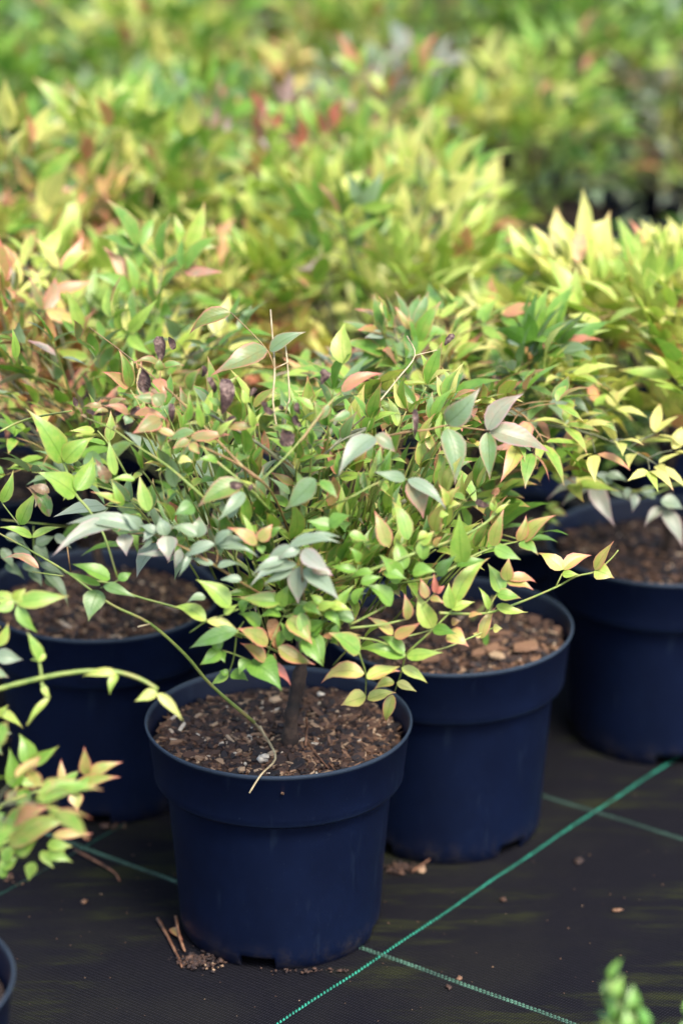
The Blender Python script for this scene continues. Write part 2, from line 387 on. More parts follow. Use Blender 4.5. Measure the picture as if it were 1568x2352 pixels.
# ------------------------------------------------------------------ procedural leaf sprays
STEMS = [M['leaf'], M['stem'], M['redstem'], M['grey'], M['dry'], M['dead']]
def leaflet_cluster(mb, P, d, nrmv, size, st, rng, cnt=3, fine=False):
    """a pinna's end: a terminal leaflet and a pair beside it"""
    side = nrm(np.cross(d, nrmv)); 
    dirs = [d] + [nrm(d * .62 + side * s_ * .8) for s_ in (-1, 1)]
    if cnt >= 5: dirs += [nrm(d * .4 + side * s_ * .95) for s_ in (-1, 1)]
    for i, dd in enumerate(dirs[:cnt]):
        L = size * rng.uniform(.75, 1.15) * (1.12 if i == 0 else .88)
        up = st['up'] + rng.uniform(-.35, .35)
        dd = nrm(dd + np.array([0, 0, up]) + np.array([rng.gauss(0, .16), rng.gauss(0, .16), rng.gauss(0, .12)]))
        b = P - (d * size * .55 * (i > 2)) + dd * .003
        nn = nrm(nrmv + np.array([rng.gauss(0, .35), rng.gauss(0, .35), .45]))
        t = min(1, max(0, st['t'] + rng.gauss(0, st['ts']) + st.get('off', 0)))
        r = max(0, st['r'] + rng.gauss(0, .22)); dmg = max(0, rng.gauss(st.get('d', .05), .16)) if rng.random() < .4 else 0
        if rng.random() < st.get('redp', .02): r = 1.25
        leaf(mb, b, b + dd * L, nn, L * rng.uniform(.28, .40), (t, r, dmg), 0, rng, fine=fine, arch=rng.uniform(.03, .14) + st.get('droop', 0), fold=rng.uniform(.1, .4))
def spray(mb, P0, P1, P2, st, rng, nodes=5, fine=False, stem_mi=1, r0=.0016):
    """a compound leaf on a bent stalk from P0 over P1 to P2"""
    K = 14; C = [(1 - t) ** 2 * P0 + 2 * t * (1 - t) * P1 + t * t * P2 for t in np.linspace(0, 1, K)]
    tube(mb, C[::2] + [C[-1]], r0, r0 * .45, stem_mi, sides=5, k=1)
    st = dict(st); st['off'] = rng.gauss(0, st['ts'] * 1.1); st['r'] = st['r'] * rng.choice([.3, .8, 1.0, 1.5])
    L = sum(np.linalg.norm(C[i + 1] - C[i]) for i in range(K - 1))
    for q in range(nodes):
        t = .34 + .60 * q / max(1, nodes - 1); i = min(K - 2, int(t * (K - 1)))
        P = C[i] + (C[i + 1] - C[i]) * (t * (K - 1) - i); d = nrm(C[i + 1] - C[i])
        side = nrm(np.cross(d, np.array([rng.gauss(0, .25), rng.gauss(0, .25), 1.0]))); nv = nrm(np.cross(side, d))
        pl = L * (.30 - .16 * (t - .34)) * rng.uniform(.7, 1.2)
        for s_ in (-1, 1):
            if rng.random() < .07: continue
            pd = nrm(side * s_ * .85 + d * .55 + np.array([0, 0, .12 + st['up'] * .4 + rng.uniform(-.2, .2)]))
            E_ = P + pd * pl
            tube(mb, [P, P + pd * pl * .5 + np.array([0, 0, .002]), E_], r0 * .5, r0 * .3, stem_mi, sides=4, k=1)
            leaflet_cluster(mb, E_, pd, nv, st['s'] * (1 - .18 * t), st, rng, 3 if q > 1 or rng.random() < .4 else 5, fine)
    leaflet_cluster(mb, C[-1], nrm(C[-1] - C[-2]), np.array([0, 0, 1.0]), st['s'] * .95, st, rng, 5, fine)

STYLES = {
 'yellow': dict(t=.88, ts=.08, r=.16, up=.55, s=.060, redp=.03, droop=-.02, d=.05),
 'lime':   dict(t=.68, ts=.13, r=.32, up=.25, s=.058, redp=.03, d=.08),
 'orange': dict(t=.80, ts=.12, r=.80, up=.42, s=.064, redp=.12, d=.08),
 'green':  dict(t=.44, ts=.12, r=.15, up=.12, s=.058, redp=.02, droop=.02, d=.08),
 'grey':   dict(t=.16, ts=.14, r=.45, up=-.25, s=.048, redp=.03, d=.25, droop=.06),
 'mixed':  dict(t=.50, ts=.24, r=.60, up=.05, s=.055, redp=.08, d=.2),
 'pale':   dict(t=.62, ts=.17, r=.66, up=.05, s=.046, redp=.05, d=.12),
}
def grow(parent, style, seed, n=20, rad=.22, top=.62, zc=.40, ztr=.30, fine=False, zs=.205, sub=None, trunk_lean=(0, 0), low=.35):
    """trunk and its leaf sprays on a potted plant; sub: share of sprays in a second style"""
    rng = random.Random(seed); st = STYLES[style]
    mb = MB(); tl = np.array([trunk_lean[0], trunk_lean[1], 0])
    tp = [np.array([0, 0, zs - .01]), np.array([.004, -.003, zs + .04]) + tl * .3, np.array([-.003, .002, ztr * .5 + zs * .5 + .01]) + tl * .6, np.array([0, 0, ztr]) + tl]
    tube(mb, tp, .0065, .0045, 0, sides=8, k=4, knob=.14, rng=rng)
    mains = []
    for k in range(4):
        a = k * 1.57 + rng.uniform(-.5, .5); e = tp[-1] + np.array([math.cos(a) * .05, math.sin(a) * .05, rng.uniform(.07, .12)])
        tube(mb, [tp[2], tp[-1] * .6 + e * .4, e], .0035, .0022, 0, sides=6, k=3, knob=.1, rng=rng); mains.append(e)
    mb.build('trunk', M['bark'], parent)
    for k in range(n):
        s2 = STYLES[sub] if sub and k % 4 == 0 else st
        f = (k + .5) / n; el = math.asin(-low + (1 + low) * f * .98) if True else 0
        a = k * 2.39996 + rng.uniform(-.3, .3)
        rr = rad * rng.uniform(.62, 1.28); hh = (top - zc) * rng.uniform(.62, 1.16)
        E_ = np.array([math.cos(a) * math.cos(el) * rr, math.sin(a) * math.cos(el) * rr, zc + math.sin(el) * (hh if el > 0 else .14)])
        s_ = min(mains, key=lambda q: np.linalg.norm((q - E_)[:2])) if el > .1 else tp[-1]
        s_ = s_ + np.array([rng.gauss(0, .008), rng.gauss(0, .008), -rng.uniform(0, .03)])
        mid = (s_ + E_) / 2 + np.array([0, 0, rng.uniform(.03, .08)]) * (1 if el < .9 else .2)
        m2 = MB(); spray(m2, s_, mid, E_, s2, rng, nodes=rng.choice([4, 5, 5, 6]), fine=fine, stem_mi=rng.choice([1, 1, 2, 3]))
        m2.build('leaf_spray', STEMS, parent)
    if style == 'lime' and sub == 'orange':
        m2 = MB(); rs_ = dict(STYLES['orange'], r=1.9, t=.45, up=.7, s=.045)
        for (x_, y_) in ((-.10, -.12), (-.05, -.15)): spray(m2, tp[-1], np.array([x_ * .5, y_ * .5, top - .12]), np.array([x_, y_, top - .03]), rs_, rng, nodes=2, stem_mi=2)
        o_ = m2.build('leaf_spray', STEMS, parent); o_['label'] = 'red young leaves at the top'

PG = 'potted shrubs standing out on the ground cover'
def plant(name, px, py, label, style=None, notch=0.0, scale=1.0, zscale=1.0, chips=700, seed=1, world=None, tone=0.0, **kw):
    p = np.array(world) if world else hit(px, py, .225 * zscale)
    root = empty(name, (p[0], p[1], 0)); root.scale = (scale, scale, zscale)
    tag(root, label, 'potted plant', PG)
    zs = pot_parts(root, notch, chips=chips, seed=seed, tone=tone)
    if style: grow(root, style, seed, **kw)
    return root, p

def copy_tree(o, parent=None):
    c = o.copy(); COL.objects.link(c)
    if parent is not None: c.parent = parent
    for ch in list(o.children):
        copy_tree(ch, c)
    return c

# ------------------------------------------------------------------ the front plant
p1 = hit(640, 1652, .225)
CC = np.array([p1[0] + .01, p1[1], .44]); ER = np.array([.27, .21, .20])
def front_depth(x, y, k=1.0, c=CC, er=ER):
    r = ray(x, y); o = (CO - c) / er; d = r / er
    A = d @ d; B = 2 * o @ d; C_ = o @ o - 1; D = B * B - 4 * A * C_
    tc = -B / (2 * A); return tc - k * (math.sqrt(D) / (2 * A) if D > 0 else 0)
FR = {'A': (0, 1100, .8705), 'C': (0, 2000, .8705), 'B': (1200, 1300, .9764), 'D': (1900, 1900, .5529), 'E': (0, 2200, .6378), 'P': (0, 0, 1.7417)}
def px(fr, x, y):
    ox, oy, s = FR[fr]; return (ox + s * x) / 1.7417, (oy + s * y) / 1.7417
class Hand:
    """places measured leaves and stalks on the crown's own surface, in metres"""
    def __init__(s, origin, parent, seed, c=CC, er=ER): s.o = np.asarray(origin, float); s.parent = parent; s.rng = random.Random(seed); s.c = c; s.er = er
    def pt(s, fr, x, y, k=1.0, dz=None):
        X, Y = px(fr, x, y); d = dz if dz is not None else front_depth(X, Y, k, s.c, s.er)
        return at_depth(X, Y, d) - s.o
    def spray(s, fr, stems, leaves, name='leaf_spray', label=None, k=1.0, fill=0, bias=0.0):
        mb = MB(); rng = s.rng
        for stm in stems:
            mi, r0, r1 = stm[0], stm[1], stm[2]; P = []
            for q in stm[3:]: P.append(s.pt(fr, q[0], q[1], q[2] if len(q) > 2 and q[2] < 1.6 else k, q[2] if len(q) > 2 and q[2] >= 1.6 else None))
            tube(mb, P, r0 * .62, r1 * .75, mi, sides=7, k=4, knob=.05, rng=rng)
        for lf in leaves: s.leaf(mb, fr, lf, k, bias)
        o = mb.build(name, STEMS, s.parent)
        if label: o['label'] = label
        return o
    def leaf(s, mb, fr, lf, k=1.0, bias=0.0, **kw):
        rng = s.rng; x0, y0, x1, y1, wd, t, r = lf[:7]; dmg = lf[7] if len(lf) > 7 else 0
        X0, Y0 = px(fr, x0, y0); X1, Y1 = px(fr, x1, y1)
        d0 = front_depth(X0, Y0, k, s.c, s.er) - rng.uniform(0, .006)
        B = at_depth(X0, Y0, d0); L2 = math.hypot(X1 - X0, Y1 - Y0) / F * d0
        kw = dict(wave=rng.uniform(0, .035), hook=rng.uniform(-.05, .3)); T = at_depth(X1, Y1, d0 + L2 * rng.uniform(-.5, .3))
        W = .80 * wd * FR[fr][2] / 1.7417 / F * d0
        vd = nrm(CO - B); nn = nrm(vd * .75 + np.array([rng.gauss(0, .15), 0, .65]))
        ax = nrm(T - B); sd_ = nrm(np.cross(ax, nn)); W *= 1.08 / max(.6, abs(np.linalg.norm(sd_ - vd * (sd_ @ vd))))
        leaf(mb, B - s.o, T - s.o, nn, W, (min(1, t + bias + rng.gauss(0, .03)), r, dmg), 0, rng, **kw)
    def withered(s, fr, lf, tan=0.0, roll=.85, name='withered_leaf', label=None):
        mb = MB(); rng = s.rng; x0, y0, x1, y1, wd = lf
        X0, Y0 = px(fr, x0, y0); X1, Y1 = px(fr, x1, y1); d0 = front_depth(X0, Y0, 1.02, s.c, s.er)
        B = at_depth(X0, Y0, d0) - s.o; T = at_depth(X1, Y1, d0 - .004) - s.o; W = wd * FR[fr][2] / 1.7417 / F * d0
        prof = lambda v: np.interp(v, [0, .1, .3, .6, .85, 1], [.15, .5, .85, 1.0, .85, .5])
        leaf(mb, B, T, nrm(np.array([rng.gauss(0, .3), -1, .4])), W * 1.15, (tan, 0, 0), 5, rng, arch=rng.uniform(.05, .15), wave=.09, roll=roll, profile=prof, hook=rng.uniform(.1, .5))
        o = mb.build(name, STEMS, s.parent); o['label'] = label or ('dry tan curled leaf' if tan > .5 else 'dark brown withered leaf'); return o

root1 = empty('potted_shrub', (p1[0], p1[1], 0)); tag(root1, 'sharply focused front shrub with curled brown leaves, its dark blue pot nearest the middle', 'potted plant', PG)
zs1 = pot_parts(root1, math.radians(-12.4), chips=3900, seed=5, tone=-.04)
O1 = np.array([p1[0], p1[1], 0]); H = Hand(O1, root1, 77)
rng1 = random.Random(4)
# trunk and main limbs
mb = MB()
TB = H.pt('P', 664, 1690, 1, p1[1] / FW[1] * 0 + 3.165); TB[2] = zs1 - .004
def tp_(x, y, dd=0.0): return H.pt('P', x, y, 1, 3.165 + dd)
tube(mb, [TB + np.array([0, 0, -.01]), tp_(668, 1655), tp_(680, 1590), tp_(692, 1530), tp_(694, 1440, .0), tp_(700, 1330)], .0076, .0056, 0, sides=12, k=5, knob=.2, rng=rng1)
tube(mb, [tp_(694, 1440), tp_(700, 1330), tp_(692, 1250), tp_(690, 1180)], .0068, .0045, 0, sides=8, k=4, knob=.12, rng=rng1)
mb.build('trunk', M['bark'], root1)
mb = MB()
for P in ([(690, 1190, 0), (672, 1110, .2), (640, 1050, .4), (630, 1030, .5)], [(695, 1200, 0), (712, 1100, .2), (735, 1060, .3), (800, 1000, .3), (840, 985, .35)],
          [(690, 1180, 0), (668, 1080, .3), (655, 1020, .3), (652, 960, .3)], [(700, 1190, 0), (735, 1060, .2), (745, 1020, .2), (775, 960, .1)],
          [(690, 1260, 0), (600, 1150, .2), (560, 1090, .2), (520, 1040, .3)], [(694, 1330, 0), (640, 1260, .3), (560, 1180, .5)],
          [(700, 1330, 0), (760, 1290, .2), (850, 1210, .3), (930, 1150, .5)], [(696, 1400, 0), (800, 1330, .3), (880, 1290, .6)]):
    tube(mb, [H.pt('P', *q[:2], q[2]) for q in P], .0036, .0020, 0, sides=7, k=4, knob=.07, rng=rng1)
mb.build('branches', M['grey'], root1)

# --- upper left: reddish stalks with scorched leaves
H.spray('A', [(2, .0019, .0010, (1330, 1190, .4), (1270, 1040, .7), (1200, 945), (1060, 850), (860, 760), (740, 695), (620, 650), (490, 605), (410, 592)),
              (1, .0012, .0007, (890, 735), (870, 765), (850, 790))],
  [(890, 720, 765, 770, 60, .35, .7), (880, 745, 1060, 722, 60, .45, 1.0), (1045, 700, 1195, 685, 44, .45, 1.0, .2), (870, 760, 790, 800, 50, .45, .9), (875, 775, 920, 825, 50, .6, .95),
   (740, 665, 605, 725, 95, .35, .9), (740, 690, 738, 812, 60, .35, .7), (620, 640, 775, 665, 48, .5, 1.15), (590, 640, 480, 600, 48, .45, 1.2, .4), (500, 600, 582, 568, 44, .4, .9, .3), (470, 605, 380, 600, 34, .5, 1.1, .4),
   (600, 655, 575, 690, 60, .3, .5, .3), (500, 625, 425, 645, 30, .5, 1.1, .5), (720, 570, 612, 560, 60, .4, .8), (745, 600, 690, 545, 95, .35, .85), (1000, 730, 1080, 655, 46, .8, .5, .5), (800, 735, 700, 700, 40, .5, .9)])
H.spray('A', [(2, .0022, .0006, (1195, 945, .9), (1140, 905), (990, 750), (820, 570), (700, 465), (620, 400), (545, 340), (410, 240)), (2, .0010, .0006, (735, 500), (738, 440), (738, 405))],
  [(738, 415, 610, 402, 38, .45, .9), (745, 420, 850, 417, 36, .5, .7), (712, 480, 762, 582, 68, .5, 1.2), (640, 430, 625, 400, 18, .8, 1.2), (738, 440, 735, 380, 60, .5, .8, .4)])
H.spray('A', [(1, .0016, .0008, (935, 705, .8), (920, 640), (905, 560), (880, 500)), (1, .0014, .0007, (870, 660), (865, 560), (885, 520)), (1, .0014, .0007, (1000, 640, .7), (930, 600), (915, 590))],
  [(868, 525, 932, 425, 72, .45, .8, .25), (860, 670, 870, 550, 48, .6, .7, .2), (930, 700, 905, 560, 50, .65, .3), (1135, 590, 1110, 520, 46, .85, .4, .3), (1165, 700, 1135, 590, 44, .75, .3), (820, 860, 890, 862, 50, .95, .2),
   (960, 640, 925, 570, 40, .6, .4), (1010, 600, 950, 560, 40, .6, .3)])
H.spray('A', [(1, .0026, .0009, (1330, 1200, .4), (1160, 1250, .5), (1060, 1140, .8), (900, 990), (760, 870), (620, 780), (520, 710), (380, 650))], [(520, 712, 545, 690, 18, .4, .9), (400, 655, 362, 640, 16, .5, 1.2, .6), (380, 645, 350, 600, 12, .5, 1.3, .8)])
H.spray('A', [(1, .0023, .0012, (1295, 1155, .6), (1165, 1000, .9), (1000, 860), (930, 790), (850, 640))], [(1000, 860, 905, 850, 45, .55, .3)])
H.spray('A', [(1, .0015, .0009, (1200, 945), (1350, 795), (1500, 600), (1568, 545)), (1, .0020, .0010, (1330, 1190, .5), (1440, 1080, .8), (1530, 1000))],
  [(1450, 940, 1305, 1080, 112, .30, .25), (1472, 945, 1552, 1030, 58, .45, .3), (1350, 715, 1260, 690, 30, .5, .5)])
H.spray('A', [(3, .0030, .0018, (1345, 945, .5), (1270, 840, .7), (1150, 750, .8), (1000, 660, .8), (900, 600, .8)), (3, .0028, .0016, (1400, 930, .5), (1470, 845, .7), (1568, 750, .7)), (3, .0026, .0014, (1270, 840, .6), (1300, 740, .6), (1290, 690, .6))], [(1440, 620, 1330, 560, 40, .7, .4)])
H.spray('A', [(4, .0015, .0011, (1290, 800, .6), (1255, 590, .7), (1262, 430, .7), (1243, 160, .7)), (4, .0010, .0007, (1262, 430, .7), (1325, 400, .7)), (4, .0014, .0009, (1300, 690, .6), (1320, 600, .7), (1330, 550, .7), (1312, 330, .7), (1285, 278, .7)),
              (2, .0013, .0007, (1262, 430, .7), (1230, 350, .7), (1150, 260, .7), (1060, 172, .7))],
  [(1060, 172, 860, 262, 84, .45, .85, .35), (1225, 340, 970, 460, 118, .28, .8), (1240, 350, 1405, 258, 74, .25, .5)], k=.7)
# --- dark withered leaves
for lf in ((738, 405, 733, 283, 72), (775, 285, 802, 335, 40), (655, 432, 662, 528, 78), (1020, 640, 1035, 480, 88), (985, 545, 968, 470, 50), (1305, 688, 1308, 785, 95), (1032, 700, 1080, 655, 44), (925, 470, 940, 420, 34),
           (600, 640, 640, 615, 44), (790, 680, 788, 595, 38), (490, 640, 400, 625, 26), (1160, 960, 1148, 985, 26), (1225, 610, 1210, 585, 34), (1300, 625, 1290, 600, 34), (1380, 640, 1360, 590, 36), (1500, 480, 1480, 440, 44), (880, 640, 930, 625, 30), (1145, 560, 1170, 520, 30), (560, 655, 600, 668, 34), (340, 560, 350, 600, 30), (1120, 960, 1060, 965, 50), (590, 600, 530, 640, 40), (690, 545, 650, 520, 34), (1210, 590, 1250, 640, 40), (1390, 700, 1350, 650, 40)):
    H.withered('A', lf)
# --- left: dusty blue-green spray
H.spray('A', [(2, .0024, .0009, (1400, 1560, .3), (1170, 1450, .8), (980, 1330), (820, 1240), (700, 1190), (590, 1190)), (2, .0011, .0007, (995, 1330), (1000, 1280), (988, 1238)), (1, .0013, .0008, (905, 1180), (850, 1200), (810, 1230))],
  [(645, 1168, 300, 1140, 84, .08, .35), (570, 1150, 238, 1300, 84, .05, .8), (575, 1190, 582, 1292, 92, .08, .95), (645, 1165, 565, 1092, 66, .05, .1), (765, 1197, 735, 1108, 82, .14, .3), (705, 1160, 655, 1225, 54, .05, .4),
   (770, 1200, 776, 1314, 110, .08, .9), (780, 1280, 630, 1287, 32, .1, .9), (830, 1262, 798, 1350, 52, .12, .9), (985, 1237, 830, 1300, 46, .08, .2), (992, 1242, 850, 1262, 40, .14, .3), (1003, 1245, 1150, 1228, 44, .05, .1),
   (1010, 1250, 1188, 1282, 46, .1, .2), (905, 1195, 780, 1152, 72, .12, .2), (912, 1205, 915, 1108, 96, .15, .7), (990, 1235, 1100, 1165, 50, .1, .2), (980, 1330, 870, 1290, 40, .15, .3), (880, 1280, 820, 1390, 34, .15, .3), (1000, 1340, 1110, 1325, 42, .12, .1),
   (720, 1185, 640, 1150, 50, .1, .2), (700, 1215, 650, 1260, 30, .1, .5), (1110, 1400, 1010, 1400, 44, .15, .1), (945, 1480, 860, 1500, 50, .2, .2)])
# --- centre: blue-green rosette of drooping leaves
H.spray('A', [(2, .0018, .0010, (1400, 1560, .5), (1390, 1420), (1385, 1330), (1383, 1262)), (1, .0012, .0008, (1383, 1262), (1340, 1250)), (1, .0013, .0008, (1390, 1420), (1370, 1345))],
  [(1350, 1252, 1205, 1337, 62, .06, .5), (1378, 1262, 1275, 1305, 50, .08, .6), (1330, 1245, 1562, 1222, 66, .06, .2), (1388, 1266, 1526, 1368, 96, .04, .9), (1378, 1340, 1370, 1512, 112, .04, .8), (1362, 1330, 1150, 1418, 76, .05, .35),
   (1345, 1340, 1208, 1414, 56, .08, .3), (1310, 1308, 1155, 1372, 54, .08, .4), (1400, 1348, 1558, 1490, 104, .06, .4), (1435, 1345, 1532, 1382, 62, .2, 1.05), (1400, 1235, 1568, 1200, 60, .1, .3), (1420, 1300, 1500, 1330, 60, .08, .3)], k=1.08)
# --- pink pair and single leaves
H.spray('A', [(1, .0014, .0008, (1290, 1330, .6), (1220, 1290, .8), (1188, 1238))],
  [(1182, 1237, 1048, 1153, 68, .62, 1.0), (1190, 1222, 1247, 1140, 72, .62, .95), (1160, 1225, 1110, 1090, 40, .7, .3), (1195, 1245, 1205, 1285, 50, .5, .2), (1110, 955, 905, 1072, 116, .45, .8, .55), (1122, 1000, 998, 1135, 74, .15, .2), (1050, 1115, 1120, 1005, 60, .2, .2),
   (890, 1062, 800, 1100, 90, .42, 0), (1230, 1200, 1300, 1150, 50, .4, .3)])
# --- left: yellow-green spray arching down
H.spray('A', [(1, .0023, .0013, (290, 850), (345, 1000), (410, 1080), (480, 1200), (540, 1390)), (1, .0012, .0008, (90, 1150), (20, 1060), (0, 1020)), (1, .0022, .0012, (0, 720), (80, 680), (180, 650), (330, 625))],
  [(290, 862, 133, 610, 132, .66, .35), (296, 858, 425, 735, 108, .66, .25), (352, 990, 432, 825, 108, .66, .15), (348, 1012, 178, 902, 128, .68, .1), (95, 1147, 170, 992, 84, .66, .2), (10, 1045, 62, 893, 66, .64, .35), (228, 1000, 130, 970, 60, .2, .5, .9),
   (150, 1205, 286, 1155, 44, .72, .3), (150, 1205, 0, 1150, 46, .7, .3), (683, 1085, 642, 918, 78, .66, .3), (563, 1062, 518, 938, 52, .68, .4), (560, 1045, 414, 998, 46, .78, .8), (530, 920, 505, 750, 56, .66, .2), (75, 380, 60, 240, 50, .66, .2),
   (500, 955, 440, 840, 68, .3, .6, .85), (230, 1110, 120, 975, 80, .5, .6, .8), (620, 940, 510, 940, 40, .7, .1)], k=.9)
H.spray('C', [(1, .0030, .0012, (1168, 1022, 3.12), (970, 850, 3.07), (850, 710, 3.04), (690, 568, 3.02), (520, 485, 3.01), (400, 400, 3.01), (290, 320, 3.02), (120, 220, 3.04), (-10, 150, 3.06)), (4, .0016, .0011, (690, 570, 3.018), (634, 583, 3.01)),
              (1, .0022, .0014, (1280, 700, 3.05), (1100, 612, 3.03), (1000, 570, 3.02), (830, 500, 3.01), (620, 440, 3.01), (520, 388, 3.01), (440, 372, 3.01)), (1, .0012, .0009, (545, 370, 3.01), (515, 385, 3.01)), (2, .0010, .0007, (325, 330, 3.01), (310, 215, 3.0)), (1, .0010, .0007, (290, 350, 3.01), (150, 330, 3.02))], [], k=1.0)
H2 = Hand(O1, root1, 9, CC, ER)
H.spray('C', [(1, .0011, .0008, (545, 368), (510, 388), (462, 405)), (1, .0013, .0009, (1100, 500), (1000, 540), (945, 560), (872, 610))],
  [(455, 415, 408, 560, 122, .32, .15), (478, 392, 626, 447, 62, .35, .1), (462, 392, 288, 320, 44, .58, .1), (505, 365, 328, 292, 84, .58, .1), (545, 366, 606, 332, 50, .5, .05), (180, 312, 10, 265, 46, .3, 1.0),
   (945, 555, 795, 477, 76, .80, .2), (952, 556, 1102, 608, 56, .92, .45), (1056, 495, 898, 365, 100, .66, .15), (1028, 520, 1095, 478, 42, .8, .15)])
# --- below centre: lime and pink leaves round the trunk
H.spray('C', [(1, .0013, .0008, (1120, 560, .9), (1090, 612), (1075, 720), (1052, 800)), (1, .0010, .0007, (1075, 708), (1020, 690)), (1, .0010, .0007, (1075, 708), (1150, 738)), (1, .0012, .0008, (1320, 500, .8), (1260, 620), (1218, 745))],
  [(1090, 600, 868, 682, 88, .35, .05), (1015, 688, 960, 632, 66, .5, 0), (1015, 692, 918, 758, 78, .52, .1), (1015, 695, 1036, 748, 54, .52, .1), (1052, 802, 965, 850, 52, .62, .2), (1050, 800, 1008, 786, 38, .55, .1), (1060, 800, 1142, 832, 68, .5, .1),
   (1150, 735, 1098, 800, 66, .5, .1), (1150, 742, 1296, 868, 150, .44, 0), (1218, 742, 1100, 658, 74, .55, 1.0), (1222, 750, 1342, 850, 60, .35, 1.5), (1278, 678, 1452, 752, 92, .62, .95), (1400, 630, 1490, 755, 84, .5, .1), (1232, 660, 1088, 590, 92, .60, .95)], k=1.05)
H.withered('C', (1268, 690, 1250, 552, 72), tan=1.0, roll=.7); H.withered('C', (1262, 700, 1272, 835, 46), tan=.45, roll=1.4); H.withered('C', (1208, 765, 1178, 805, 38), tan=.8, roll=.8); H.withered('C', (1480, 625, 1520, 628, 30), tan=.9, roll=.9)
H.spray('C', [(1, .0014, .0009, (1340, 500, .8), (1310, 510), (1295, 490)), (1, .0014, .0009, (1330, 600, .7), (1330, 560)), (1, .0012, .0008, (1105, 515), (1180, 480), (1240, 480))],
  [(1290, 468, 1098, 446, 88, .68, .6), (1195, 582, 1095, 518, 78, .62, .1), (1110, 515, 1165, 455, 60, .6, .1), (1325, 545, 1440, 662, 104, .66, .85), (1290, 490, 1330, 385, 76, .6, .1), (1300, 500, 1215, 440, 60, .55, .05), (1345, 640, 1290, 560, 66, .52, .1),
   (1355, 540, 1430, 470, 60, .55, .05), (1290, 530, 1190, 540, 60, .58, .1), (1420, 620, 1490, 560, 64, .5, .05), (1300, 600, 1270, 690, 60, .55, .5), (1365, 650, 1390, 580, 60, .48, .1), (1400, 480, 1480, 530, 66, .6, .3), (1330, 480, 1300, 400, 60, .6, .1), (1460, 500, 1560, 470, 56, .72, .3), (1480, 480, 1420, 430, 50, .7, .2), (1490, 520, 1568, 590, 56, .55, .1), (1530, 640, 1565, 560, 56, .5, .1)], k=1.0)
# --- upper right: purple-green leaves on a long reddish stalk
H.spray('B', [(2, .0020, .0009, (140, 520, .5), (300, 470, .8), (430, 440), (520, 430), (600, 412), (700, 424), (770, 433))],
  [(600, 405, 732, 256, 116, .22, .7), (602, 425, 636, 656, 116, .26, .55, .15), (765, 430, 917, 280, 96, .16, .95), (775, 434, 1028, 518, 112, .20, .95, .1), (766, 440, 776, 638, 86, .34, .6, .1)])
H.spray('B', [(2, .0018, .0008, (0, 480), (60, 400), (120, 325), (165, 275)), (3, .0029, .0015, (-20, 760, .3), (20, 650, .5), (60, 570, .6), (160, 480, .6), (268, 430, .6)), (1, .0017, .0008, (20, 800, .5), (110, 750, .8), (200, 710), (300, 655), (370, 630), (440, 632)),
              (4, .0015, .0008, (200, 430, .4), (300, 340, .5), (400, 220, .5), (470, 125, .5), (437, 45, .5)), (4, .0009, .0006, (470, 125, .5), (580, 98, .5))],
  [(170, 272, 342, 196, 60, .5, 1.25), (305, 460, 155, 605, 104, .08, .6), (308, 452, 392, 522, 66, .25, .8), (430, 632, 300, 600, 52, .2, .2), (442, 640, 502, 796, 104, .28, 1.0, .1), (442, 632, 602, 742, 62, .14, .5), (180, 160, 182, -12, 104, .84, .05),
   (120, 330, 60, 400, 40, .4, .8), (205, 360, 120, 390, 46, .3, .6), (640, 160, 590, 190, 0.1, .5, 1)])
# --- right: long branch with lime and coral leaves
H.spray('B', [(1, .0032, .0013, (-20, 1080, .4), (150, 1045, .8), (300, 1000), (470, 935), (640, 875), (760, 810), (858, 718)), (2, .0009, .0005, (585, 905), (625, 860), (657, 808)), (1, .0009, .0006, (765, 808), (800, 760)), (1, .0010, .0006, (480, 932), (545, 900))],
  [(495, 900, 548, 842, 54, .80, .6), (548, 905, 582, 866, 36, .7, 1.1), (790, 762, 788, 700, 40, .75, .5), (790, 760, 800, 690, 24, .6, .9), (800, 770, 860, 728, 24, .8, .3), (600, 740, 572, 655, 44, .9, .8), (610, 735, 655, 660, 46, .9, .9), (605, 745, 660, 735, 38, .9, .3), (570, 780, 610, 775, 36, .8, .2), (520, 850, 475, 885, 40, .8, .6)])
H.withered('B', (775, 740, 722, 725, 36)); H.withered('B', (780, 690, 812, 676, 34), tan=.5); H.withered('B', (465, 470, 470, 350, 30)); H.withered('B', (590, 85, 625, 40, 34)); H.withered('B', (85, 245, 118, 195, 40))
H.spray('B', [(1, .0020, .0009, (400, 1060, .8), (560, 1028), (700, 950), (795, 910), (895, 886)), (1, .0010, .0007, (700, 950), (660, 975))],
  [(660, 978, 650, 768, 106, .68, .1), (788, 905, 835, 758, 68, .64, .85), (795, 912, 905, 957, 66, .55, .15), (893, 885, 925, 778, 56, .68, .95), (903, 886, 1042, 768, 80, .70, .95), (898, 890, 975, 938, 60, .58, .5), (640, 985, 770, 960, 50, .5, .1), (560, 1020, 640, 940, 70, .3, .0)])
